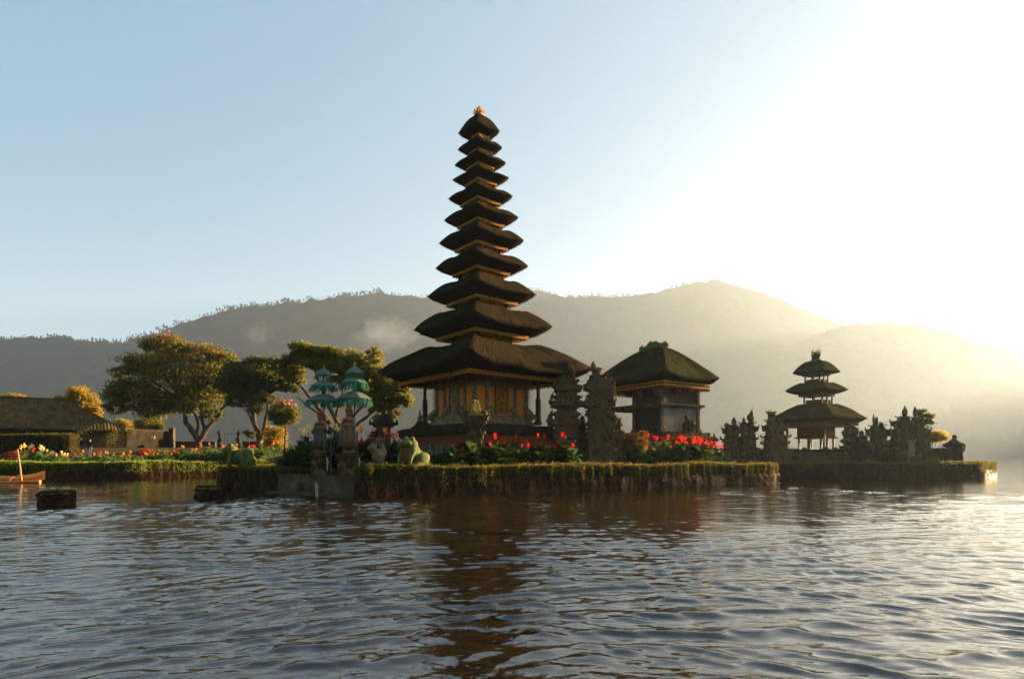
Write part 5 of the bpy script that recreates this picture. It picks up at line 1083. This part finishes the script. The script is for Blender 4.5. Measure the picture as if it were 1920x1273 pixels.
# painted guardian statues under the parasols
SK = mat('painted statue skin', (0.2172, 0.1237, 0.07417), .85, 0, col2=(0.1553, 0.08383, 0.05083), nscale=6); SGN = mat('painted green cloth', (0.054, 0.084, 0.033), .85, 0, col2=(0.12, 0.072, 0.024), nscale=5, bump=.4)
SOR = mat('painted orange cloth', (0.2146, 0.0694, 0.01), .85, 0, col2=(0.1242, 0.078, 0.0318), nscale=6, bump=.5); SBL = mat('painted blue band', (0.042, 0.096, 0.132), .85, 0, col2=(0.132, 0.072, 0.03), nscale=5); SRD = mat('painted red crown', (0.168, 0.036, 0.018), .85, 0, col2=(0.24, 0.12, 0.03), nscale=8)
def guardian(px, D, ybase, ytop, rz, label, wide, side):
    z0 = Zh(ybase, D); h = Zh(ytop, D) - z0; o = empty('guardian_statue', (X(px, D), D, 0.96), rz, label, 'statue', None); k = h / 2.25
    mb = MB(); zz = z0 - .96
    w_ = .62 if not wide else .78
    for a, b, e in ((0, .10, .30), (.10, .2, .2), (.2, zz - .22, .04), (zz - .22, zz - .12, .2), (zz - .12, zz - .01, .3)): mb.box((0, 0, (a + b) / 2), (w_ + e, w_ + e, b - a - .003), rz=-rz)
    q = random.Random(int(px))
    for _ in range(30): mb.ball((q.uniform(-.3, .3), -w_ / 2 - .01, q.uniform(.3, zz - .3)), .07, 1, .5)
    mb.build('pedestal', STONE, o)
    z = lambda v: zz + v * k
    B = [('b', (0, 0, z(1.32)), (.20, .14, .30 * k)), ('b', (0, .0, z(1.52)), (.27, .13, .12)), ('c', (0, 0, z(1.55)), (0, -.02, z(1.72)), .08, .08), ('b', (0, -.03, z(1.80)), (.125, .14, .16)), ('b', (0, -.16, z(1.79)), (.03, .035, .035)), ('b', (-.13, 0, z(1.79)), (.03, .04, .06)), ('b', (.13, 0, z(1.79)), (.03, .04, .06)),
         ('c', (-.27, 0, z(1.52)), (-.36, -.06, z(1.22)), .085, .065), ('c', (-.36, -.06, z(1.22)), (-.18, -.26, z(1.16)), .065, .05), ('b', (-.14, -.29, z(1.16)), (.06, .06, .05)), ('c', (.27, 0, z(1.52)), (.38, -.04, z(1.22)), .085, .065), ('c', (.38, -.04, z(1.22)), (.26 * side, -.28, z(1.3)), .065, .05), ('b', (.24 * side, -.30, z(1.31)), (.06, .06, .05)),
         ('c', (-.12, 0, z(1.1)), (-.20, -.14, z(.6)), .15, .11), ('c', (-.20, -.14, z(.6)), (-.2, -.06, z(.12)), .1, .06), ('b', (-.2, -.13, z(.06)), (.07, .15, .06)), ('c', (.12, 0, z(1.1)), (.2, .0, z(.6)), .15, .11), ('c', (.2, 0, z(.6)), (.2, .04, z(.12)), .1, .06), ('b', (.2, -.03, z(.06)), (.07, .15, .06)), ('b', (0, 0, z(.06)), (.36, .26, .07))]
    for j in range(4):   # fingers of both hands
        B += [('c', (-.16 + j * .018, -.32, z(1.13) + .02 * j), (-.10 + j * .015, -.37, z(1.14) + .02 * j), .014, .011), ('c', (.24 * side + j * .018, -.33, z(1.29) + .02 * j), (.28 * side + j * .012, -.38, z(1.31) + .02 * j), .014, .011)]
    organic('figure', B, [SK], None, o, .026, 3)
    mb = MB(); f = 1.35 if wide else 1.0
    mb.lathe([(.16 * f, z(.2)), (.34 * f, z(.34)), (.33 * f, z(.5)), (.36 * f, z(.72)), (.28 * f, z(1.0)), (.22, z(1.2)), (.20, z(1.24))], 14, (0, 0, 0), wob=.06, sy=.72); mb.build('skirt', SOR if wide else SGN, o, True)
    mb = MB()
    for i in range(5): a = -1.2 + i * .6; p = Vector((math.sin(a) * .3 * f, -math.cos(a) * .22 * f, z(1.1))); mb.tube([p * 1, p * 1.1 + Vector((0, 0, -.5 * k)) - Vector((0, 0, p.z * .1)), p + Vector((math.sin(a) * .1, -.05, -.8 * k))], [.05, .07, .05], 6)
    mb.lathe([(.23, z(1.18)), (.27, z(1.22)), (.25, z(1.28))], 14, sy=.75); mb.build('sash', SBL, o, True)
    mb = MB(); mb.lathe([(.25, z(1.44)), (.30, z(1.50)), (.22, z(1.58)), (.12, z(1.62))], 14, sy=.75); mb.build('collar', SRD, o, True)
    mb = MB(); mb.lathe([(.15, z(1.86)), (.19, z(1.90)), (.15, z(1.95)), (.17, z(2.0)), (.10, z(2.07)), (.11, z(2.12)), (.03, z(2.2)), (.01, z(2.28))], 12, (0, .01, 0)); mb.ball((-.17, .03, z(1.9)), .06, 1); mb.ball((.17, .03, z(1.9)), .06, 1); mb.ball((0, .15, z(1.8)), .12, 2); mb.build('crown', SRD, o, True)
    for s_ in (-1, 1):
        mb = MB(); p = Vector((.42 * s_, .12, z(1.05))); mb.tube([Vector((.2 * s_, .1, z(1.15))), p, p + Vector((.12 * s_, 0, .16)), p + Vector((.02 * s_, 0, .3))], [.09, .12, .1, .05], 7); mb.ball(p + Vector((.12 * s_, 0, .03)), .13, 1, .5)
        if not wide: mb.build('wing_drape', DARKW, o, True)
    return o
guardian(601, 28.9, 850, 766, R(-25), 'slim painted guardian statue in a green skirt under the left parasol', False, 1)
guardian(654, 28.3, 850, 756, R(-20), 'stout painted guardian statue in an orange robe under the right parasol', True, -1)
# parasols
PG = leafmat('pale green parasol cloth', (0.1021, 0.143, 0.1144), (0.1324, 0.1733, 0.1406), .25, rough=.8, scale=1); PGR = mat('worn pole', (.045, .03, .02), .6, .3)
FRG = leafmat('emerald fringe', (0.01114, 0.09433, 0.05991), (0.02059, 0.1755, 0.1009), .5, scale=2)
def parasol(px, D, cans, yfin, label, seed):
    q = random.Random(seed); k = D / F; z0 = 1.0; o = empty('parasol', (X(px, D), D, z0), 0, label, 'parasol')
    mb = MB(); zt = Zh(yfin, D) - z0; mb.tube([(0, 0, 0), (.0, 0, zt - .3)], [.045, .03], 8); mb.build('pole', PGR, o)
    mb = MB(); mb.lathe([(.03, -.32), (.09, -.26), (.04, -.2), (.08, -.14), (.03, -.06), (.01, 0)], 8, (0, 0, zt)); mb.build('finial', GOLDL, o)
    for (r_, yt, yl, yf) in cans:
        r_ *= k; za, zl, zf_ = Zh(yt, D) - z0, Zh(yl, D) - z0, Zh(yf, D) - z0; mb = MB(); n_ = 48; rows = []; N = 9
        for j in range(N + 1):
            t = j / N; row = []
            for i in range(n_):
                a = 2 * math.pi * i / n_; sc_ = 1 - .035 * abs(math.sin(a * 6)) * t; zz = za - (za - zl) * (t ** 1.6) - .02 * t * (1 - abs(math.cos(a * 6)))
                row.append(mb.v((r_ * t ** .9 * sc_ * math.cos(a) if t else .02 * math.cos(a), r_ * t ** .9 * sc_ * math.sin(a) if t else .02 * math.sin(a), zz)))
            rows.append(row)
        for a_, b_ in zip(rows, rows[1:]):
            for i in range(n_): i2 = (i + 1) % n_; mb.f((a_[i], b_[i], b_[i2], a_[i2]))
        c = mb.build('canopy', PG, o, True)
        mb = MB(); L0 = zl - zf_
        for i in range(int(r_ * 210)):
            a = q.uniform(0, 6.283); p = Vector((math.cos(a) * r_ * .985, math.sin(a) * r_ * .985, zl - .005)); L = L0 * q.uniform(.7, 1.1); out = Vector((math.cos(a), math.sin(a), 0)) * q.uniform(.1, .4) * L + Vector((-.12 * L, 0, 0)); w_ = Vector((-math.sin(a), math.cos(a), 0)) * q.uniform(.008, .02)
            m_ = p + out * .6 + Vector((q.uniform(-.02, .02), 0, -L * .5)); e = p + out + Vector((q.uniform(-.03, .03), q.uniform(-.02, .02), -L))
            A = [mb.v(x) for x in (p - w_, p + w_, m_ + w_ * 1.3, m_ - w_ * 1.3, e)]; mb.f((A[0], A[1], A[2], A[3])); mb.f((A[3], A[2], A[4]))
        mb.build('fringe', FRG, c)
        for i in range(8):
            a = i * math.pi / 4 + .2; mb = MB(); mb.tube([(0, 0, zl - .05), (math.cos(a) * r_ * .9, math.sin(a) * r_ * .9, zl - .02)], .010, 4)
            if i < 4: mb.build('rib', PGR, c)
parasol(607, 29.3, [(15.5, 691, 703, 713), (24, 713, 725, 738), (32.5, 738, 752, 765)], 684, 'left green three-tiered ceremonial parasol with a brightly lit top fringe', 1)
parasol(665, 28.8, [(17.5, 687, 700, 711), (26, 705, 718, 735), (33, 733, 748, 765)], 678, 'right green three-tiered ceremonial parasol, the slightly taller one', 2)
# thin posts on and beside the pedestals
for (px, D, yt, yb, lab) in ((613.5, 27.9, 858, 882, 'short pale pipe beside the left guardian pedestal'), (673.8, 27.5, 857, 888, 'short pale pipe beside the right guardian pedestal')):
    t = empty('pipe', (X(px, D), D, Zh(yb, D)), 0, lab, 'pipe'); mb = MB(); hh = Zh(yt, D) - Zh(yb, D); mb.tube([(0, 0, 0), (0, 0, hh)], .022, 8); mb.tube([(0, 0, hh * .7), (.09, 0, hh * .7)], .02, 6); mb.build('tube', mat('pale plastic', (.45, .45, .38), .5, .4), t)
# iron gate between the pedestals
t = empty('iron_gate', (X(634, 28.6), 28.6, 1.0), 0, 'thin dark iron gate between the two guardian pedestals', 'gate'); mb = MB()
for (x_) in (-.35, .95): mb.tube([(x_, 0, -.05), (x_, 0, 2.1)], .03, 6)
mb.tube([(-.35, 0, 1.9), (.95, 0, 1.9)], .02, 6); mb.build('frame', mat('green iron', (.03, .06, .04), .5, .4), t)
# concrete landing
LP = [(-12.75, 30.9), (-10.5, 28.95), (-6.85, 26.75), (-5.6, 28.8), (-11.4, 32.5)]
LP = [(X(522, 30.6), 30.6), (X(572, 29.3), 29.3), (X(640, 27.4), 27.4), (X(684, 26.6), 26.6), (-5.4, 28.6), (-11.0, 32.4)]
t = empty('landing', (-9, 29.5, 0), 0, 'concrete boat landing at the water in front of the guardian statues', 'landing'); mb = MB(); mb.x = Matrix.Translation((9, -29.5, 0))
mb.prism(LP, -.6, .84); mb.build('slab', CONC, t)
mb = MB(); mb.x = Matrix.Translation((9, -29.5, 0)); cen = Vector((-8.5, 30)); LP2 = [(cen.x + (p[0] - cen.x) * 1.015, cen.y + (p[1] - cen.y) * 1.015) for p in LP]; mb.prism(LP2, .845, .955); mb.build('edge_slab', CONC, t)
mb = MB(); mb.x = Matrix.Translation((9, -29.5, 0)); a = Vector(LP[0]); b = Vector(LP[2]); 
LP3 = [(p[0] + (-.35), p[1] - .55) for p in LP[:4]] + [(p[0], p[1]) for p in (LP[3], LP[0])]
mb.prism([LP3[0], LP3[1], LP3[2], LP3[3], (LP[3][0] - .2, LP[3][1] + .3), (LP[0][0] + .4, LP[0][1] + .2)], -.6, .12); mb.build('lower_step', CONC, t)
for k, (px, D) in enumerate(((552, 29.6),)):
    mb = MB(); mb.x = Matrix.Translation((9, -29.5, 0)) @ Matrix.Translation((X(px, D), D, .42)) @ Matrix.Rotation(R(-35), 4, 'Z')
    mb.box((0, 0, 0), (1.0, .34, .28)); mb.box((0, -.05, -.26), (1.2, .5, .2)); mb.build('step', CONC, t)
# white forked stake in the water
t = empty('stake', (X(593, 26.9), 26.9, -.4), 0, 'thin pale forked stake in the water in front of the landing', 'stake'); mb = MB(); mb.tube([(0, 0, 0), (-.02, 0, 1.1)], .03, 6); mb.tube([(.07, 0, 0), (.05, 0, .98)], .028, 6); mb.tube([(.02, 0, .86), (.12, 0, .88)], .022, 6)
mb.build('rod', mat('pale wood', (.42, .38, .31), .8, .2, col2=(.28, .24, .2), nscale=8), t)
# stumps in the water
def stump(px, D, w_, h, label, seed):
    o = empty('stone_stump', (X(px, D), D, -.6), R(8 + seed * 5), label, 'stone block'); mb = MB(); q = random.Random(seed); rows = int((h + .6) / .2)
    for r_ in range(rows):
        z = .1 + r_ * .2
        ww = w_ * (1.0 + q.uniform(-.03, .03)); n_ = 4
        cut = sorted([q.uniform(.15, .85) for _ in range(n_ - 1)])
        ed = [0] + cut + [1]
        for a, b in zip(ed, ed[1:]):
            if b - a < .05: continue
            for yy in (-1, 1):
                mb.box(((-.5 + (a + b) / 2) * ww, yy * ww * .22 + q.uniform(-.02, .02), z), ((b - a) * ww - .012, ww * .44, .196 + q.uniform(-.01, .0)), rz=q.uniform(-.02, .02), taper=q.uniform(.96, 1))
    for _ in range(60):
        sd_ = q.random(); zz = q.uniform(.5, h + .58); u_ = q.uniform(-.5, .5)
        mb.ball((u_ * w_, -w_ * .44, zz) if sd_ < .5 else (w_ * .5 * q.choice((-1, 1)), u_ * w_ * .85, zz), q.uniform(.04, .10), 1, .6, (1.2, 1, .7), 2, q.random() * 9)
    me_o = mb.build('masonry', mat('wet brick and lava stone %d' % seed, (.022, .012, .007), .8, 0, col2=(.06, .042, .028), nscale=4, bump=1, bscale=9, col3=(.03, .018, .011), dist=.08), o)
    mb = MB(); mb.box((0, 0, h + .6 + .01), (w_ * .97, w_ * .87, .09), taper=.9)
    for _ in range(16): mb.ball((q.uniform(-.5, .5) * w_, q.uniform(-.42, .42) * w_, h + .62), q.uniform(.05, .12), 1, .5, (1.3, 1.3, .6))
    mb.build('cap', MOSSY, o)
stump(107, 22.3, .93, .50, 'square stump of old brickwork standing in the water near the left edge', 1)
stump(394.5, 26.0, 1.08, .52, 'darker square brick stump in the water before the left tip of the temple island', 2)
# boat with outrigger and stake
BO = mat('orange painted boat', (0.5881, 0.1724, 0.009), .5, .4, col2=(0.4752, 0.1089, 0.0099), nscale=2); BY = mat('yellow painted boat rim', (.70, .42, .06), .5, .4, col2=(.55, .30, .04), nscale=2); RAW = mat('raw bamboo', (0.264, 0.144, 0.048), .6, .3, col2=(0.192, 0.096, 0.0336), nscale=5)  # bamboo in two warm browns
bt = empty('boat', (X(10, 42.6), 42.6, 0), R(2), 'orange and yellow outrigger canoe at the left edge by the bank', 'boat'); mb = MB(); mb2 = MB(); N = 24; rows = []; L = 5.6
for i in range(N + 1):
    t = -1 + 2 * i / N; x_ = t * L / 2; w_ = .42 * max(0, 1 - abs(t) ** 3.2) + .015; zt_ = .46 + .42 * abs(t) ** 3; zk = -.15 + .35 * abs(t) ** 5; rows.append((x_, w_, zt_, zk))
for (x0, w0, t0, k0), (x1, w1, t1, k1) in zip(rows, rows[1:]):
    for s_ in (-1, 1):
        def pr(x_, w_, t_, k_): return [(x_, 0, k_), (x_, s_ * w_ * .75, k_ + (t_ - k_) * .3), (x_, s_ * w_, k_ + (t_ - k_) * .66), (x_, s_ * w_ * 1.04, t_)]
        A, B_ = pr(x0, w0, t0, k0), pr(x1, w1, t1, k1)
        for j in range(3):
            m_ = mb if j < 2 else mb2; f = [A[j], B_[j], B_[j + 1], A[j + 1]]; m_.poly(f if s_ < 0 else f[::-1])
        inn = [(A[3][0], A[3][1] * .88, A[3][2] - .02), (B_[3][0], B_[3][1] * .88, B_[3][2] - .02)]; mb2.poly([A[3], B_[3], inn[1], inn[0]])
        mb2.poly([inn[0], inn[1], (x1, s_ * w1 * .6, k1 + .1), (x0, s_ * w0 * .6, k0 + .1)])
mb.build('hull', BO, bt, True); mb2.build('rim', BY, bt)
for x_ in (-1.3, 1.3):
    mb = MB(); mb.tube([(x_, .3, .50), (x_, -.5, .52), (x_, -1.15, .34), (x_ + .02, -1.35, .12)], .035, 8); mb.build('outrigger_arm', mat('red brown pole', (.10, .03, .015), .6, .3), bt)
mb = MB(); mb.tube([(-3.0, -1.35, .12), (0, -1.35, .05), (3.45, -1.32, .12)], .11, 10); mb.build('outrigger_float', BO, bt)
t = empty('stake', (X(42, 41.3), 41.3, -.5), 0, 'tall leaning orange wooden stake in the water beside the canoe', 'stake'); mb = MB(); mb.tube([(0, 0, 0), (-.17, 0, 1.6), (-.36, 0, Zh(842, 41.3) + .5)], [.075, .065, .055], 8); mb.build('rod', RAW, t)

# ---------------------------------------------------------------- left bank: house, walls, people
TILE = mat('weathered brown roof tiles', (0.05697, 0.03391, 0.01586), .85, .2, col2=(0.1214, 0.07624, 0.03111), nscale=1.2, bump=.6, bscale=12, col3=(0.08314, 0.05304, 0.02295))
PLAS = mat('stained dark plaster', (0.01539, 0.01247, 0.008586), .9, .1, col2=(0.03609, 0.03123, 0.02313), nscale=.8, bump=.4, bscale=5)
E1 = Vector((X(235, 69), 69)); uu = Vector((-.776, -.631)); nn = Vector((.631, -.776))
hs = empty('house', (E1.x, E1.y, 3.0), 0, 'long low house with brown ribbed tile roof at the left edge', 'house')
zE, zR = 5.2, 8.55
def HP(a, n_, z): p = E1 + uu * a + nn * n_; return Vector((p.x - E1.x, p.y - E1.y, z - 3.0))
V = []; Fc = []; LX = 32.0; step = .045; cols = int(LX / step); rws = 8
for i in range(cols + 1):
    a = i * step; cut = min(1.0, a / 5.5)                     # hip end on the right
    wv = .08 * (1 - abs(math.sin(math.pi * a / .33)) ** .7)
    for j in range(rws + 1):
        t = j / rws * cut; V.append(HP(a, .35 - t * 4.6, lerp(zE - .25, zR, t) + wv + .012 * (j % 2) + .02 * math.sin(a * .7)))
for i in range(cols):
    for j in range(rws): k = i * (rws + 1) + j; Fc.append((k, k + 1, k + rws + 2, k + rws + 1))
link('roof', nmesh('roof', V, Fc), TILE, hs)
mb = MB(); mb.poly([HP(0, .35, zE - .25), HP(5.5, -4.25, zR), HP(0, -8.9, zE - .25)]); mb.poly([HP(LX, -4.25, zR), HP(LX, -8.9, zE - .25), HP(0, -8.9, zE - .25), HP(5.5, -4.25, zR)]); mb.build('roof_back', TILE, hs)
mb = MB(); mb.tube([HP(0, .3, zE - .2), HP(5.5, -4.25, zR + .05), HP(LX, -4.25, zR + .05)], .11, 6); mb.build('ridge_tiles', TILE, hs)
mb = MB(); mb.poly([HP(0, 0, 2.2), HP(LX, 0, 2.2), HP(LX, 0, zE), HP(0, 0, zE)][::-1]); mb.poly([HP(0, 0, 2.2), HP(0, 0, zE), HP(0, -8.5, zE), HP(0, -8.5, 2.2)]); mb.build('wall', PLAS, hs)
mb = MB(); mb.tube([HP(-.1, .4, zE - .3), HP(LX, .4, zE - .3)], .06, 6); mb.build('eave_board', DARKW, hs)
rs = np.random.RandomState(9)
def creeper(parent, c, n_, sx_, sz_, seed):
    rs = np.random.RandomState(seed); P = rs.normal(0, 1, (n_, 3)) * [sx_, .12, sz_] + np.array(c); link('creeper', quads('creeper', leaf_arrays(P, np.full(n_, .16), .5, rs)), L_MID, parent)
creeper(hs, HP(4.5, .25, 5.0), 700, 1.3, .3, 1); creeper(hs, HP(9.5, .25, 4.9), 300, .7, .2, 2); creeper(hs, HP(1.5, .3, 4.3), 500, .5, .6, 3)
PB = mat('brown block wall', (0.05232, 0.03714, 0.02394), .9, .1, col2=(0.07976, 0.05996, 0.04148), nscale=1.5, bump=.5, bscale=6)
def gwall(px0, D0, px1, D1, ytop, zb, th, label, m, caph=.1, name='garden_wall'):
    a, b = Vector((X(px0, D0), D0)), Vector((X(px1, D1), D1)); L = (b - a).length; an = math.atan2((b - a).y, (b - a).x); c = (a + b) / 2; o = empty(name, (c.x, c.y, zb), an, label, 'wall'); h = Zh(ytop, (D0 + D1) / 2) - zb
    mb = MB(); mb.box((0, 0, h / 2), (L, th, h)); mb.build('wall_body', m, o); mb = MB(); mb.box((0, 0, h + caph / 2), (L + .1, th + .14, caph)); mb.build('coping', PB, o); return o
gw = gwall(236, 69.2, 322, 74, 808.5, 2.2, .3, 'tall brown garden wall running right from the tiled house', PLAS)
creeper(gw, (-2.2, -.3, 2.8), 200, .4, .3, 4)
t = empty('wall_post', (X(325.5, 74), 73.7, 2.4), 0, 'square brick end post of the tall garden wall', 'post'); mb = MB(); mb.box((0, 0, 1.5), (.5, .5, 3.0)); mb.box((0, 0, 3.05), (.62, .62, .14)); mb.build('shaft', PB, t)
gwall(329, 76, 404, 77, 829, 2.4, .35, 'low brown wall behind the broad tree, right of the end post', PB)
gwall(456, 77, 522, 77, 829, 2.4, .35, 'low brown wall right of the two dark stone figures', PB)
for (px, lab, s_) in ((412, 'left one of two dark stone figures flanking the thin iron railing', 1), (447, 'right one of two dark stone figures flanking the thin iron railing', -1)):
    D = 76; o = empty('stone_figure', (X(px, D), D, 2.9), R(20 * s_), lab, 'statue', 'paired stone figures')
    organic('figure', [('b', (0, 0, .35), (.30, .28, .40)), ('b', (-.05 * s_, 0, .95), (.26, .24, .45)), ('b', (.03 * s_, 0, 1.5), (.22, .22, .35)), ('b', (-.06 * s_, -.02, 2.05), (.26, .24, .26)), ('b', (.12 * s_, -.1, 1.2), (.2, .2, .2)), ('b', (0, 0, 2.3), (.16, .16, .14))], [MOSSY], None, o, .06, 2)
    mb = MB(); mb.box((0, 0, .05), (.8, .8, .3)); mb.build('base', MOSSY, o)
t = empty('railing', (X(421, 76.5), 76.5, 2.9), 0, 'thin iron railing gate between the two dark stone figures', 'railing'); mb = MB()
for x_ in (0, .35, 1.0, 1.35): mb.tube([(x_, 0, .2), (x_, 0, 2.1)], .02, 5)
mb.tube([(0, 0, 2.0), (1.4, 0, 2.0)], .02, 5); mb.tube([(0, 0, 1.0), (1.4, 0, 1.0)], .02, 5); mb.build('bars', DARKW, t)
# small sign lamp
t = empty('garden_sign', (X(287, 63), 63, 2.6), R(15), 'small pale square sign on a thin post before the garden wall', 'sign'); mb = MB(); mb.tube([(0, 0, 0), (0, 0, 1.25)], .03, 6); mb.build('post', DARKW, t); mb = MB(); mb.box((0, 0, 1.4), (.34, .08, .32)); mb.build('board', mat('cream board', (.55, .45, .26), .7, .2), t)
# two people
SKIN = mat('skin', (.36, .20, .12), .6, .3); DK = mat('black jacket', (.012, .012, .015), .8, .2); LT = mat('pale jeans', (.06, .075, .12), .8, .2); HAIR = mat('dark hair', (.012, .009, .007), .6, .3)
def person(px, D, ytop, rz, label, arm):
    z0 = Zh(ytop, D) - 1.70; o = empty('person', (X(px, D), D, z0), rz, label, 'person')
    B = [('b', (0, 0, .98), (.17, .12, .14)), ('b', (0, 0, 1.25), (.18, .11, .25)), ('b', (0, 0, 1.38), (.21, .10, .10)), ('c', (0, 0, 1.42), (0, -.01, 1.52), .055, .05), ('b', (0, -.01, 1.60), (.078, .095, .115)), ('b', (0, -.105, 1.595), (.015, .02, .022)), ('b', (-.08, 0, 1.6), (.014, .02, .03)), ('b', (.08, 0, 1.6), (.014, .02, .03)),
         ('c', (-.21, 0, 1.38), (-.25, .02, 1.1), .052, .042), ('c', (.21, 0, 1.38), (.25, .02, 1.1), .052, .042)]
    if arm: B += [('c', (-.25, .02, 1.1), (-.16, -.18, 1.2), .042, .03), ('c', (.25, .02, 1.1), (.15, -.2, 1.22), .042, .03), ('b', (-.14, -.21, 1.22), (.03, .045, .025)), ('b', (.13, -.23, 1.24), (.03, .045, .025))]
    else: B += [('c', (-.25, .02, 1.1), (-.26, -.06, .86), .042, .03), ('c', (.25, .02, 1.1), (.27, -.05, .86), .042, .03), ('b', (-.26, -.08, .80), (.025, .035, .05)), ('b', (.27, -.07, .80), (.025, .035, .05))]
    B += [('c', (-.09, 0, .95), (-.10, -.02, .5), .085, .055), ('c', (-.10, -.02, .5), (-.10, .03, .09), .055, .035), ('c', (.09, 0, .95), (.11, .02, .5), .085, .055), ('c', (.11, .02, .5), (.11, .05, .09), .055, .035), ('b', (-.10, -.04, .04), (.045, .12, .04)), ('b', (.11, -.02, .04), (.045, .12, .04))]
    for s_ in (-1, 1):
        hp = Vector((.135 * s_, -.25, 1.24)) if arm else Vector((.265 * s_, -.09, .77))
        for j in range(4): d = Vector((-.01 * s_, -.05, .0)) if arm else Vector((0, -.012, -.05)); off = Vector((0, 0, -.02 + j * .014)) if arm else Vector((0, -.02 + j * .014, 0)); B.append(('c', tuple(hp + off), tuple(hp + off + d), .0085, .007))
    organic('body', B, [SKIN, DK, LT], lambda c: (2 if c.z < .95 else (1 if c.z < 1.47 and not (arm and c.y < -.19) else 0)) if not (c.z < .83 and abs(c.x) > .2) else 0, o, .016, 3)
    mb = MB(); mb.ball((0, .018, 1.635), .098, 2, .1, (.9, 1, 1.0)); mb.build('hair', HAIR, o, True); return o
person(152.5, 58.5, 821, R(-30), 'person in dark clothes standing left, face lit, among the red cannas', True)
person(168.5, 58, 823.5, R(160), 'person in a black jacket and pale jeans with the back turned, right of the other', False)
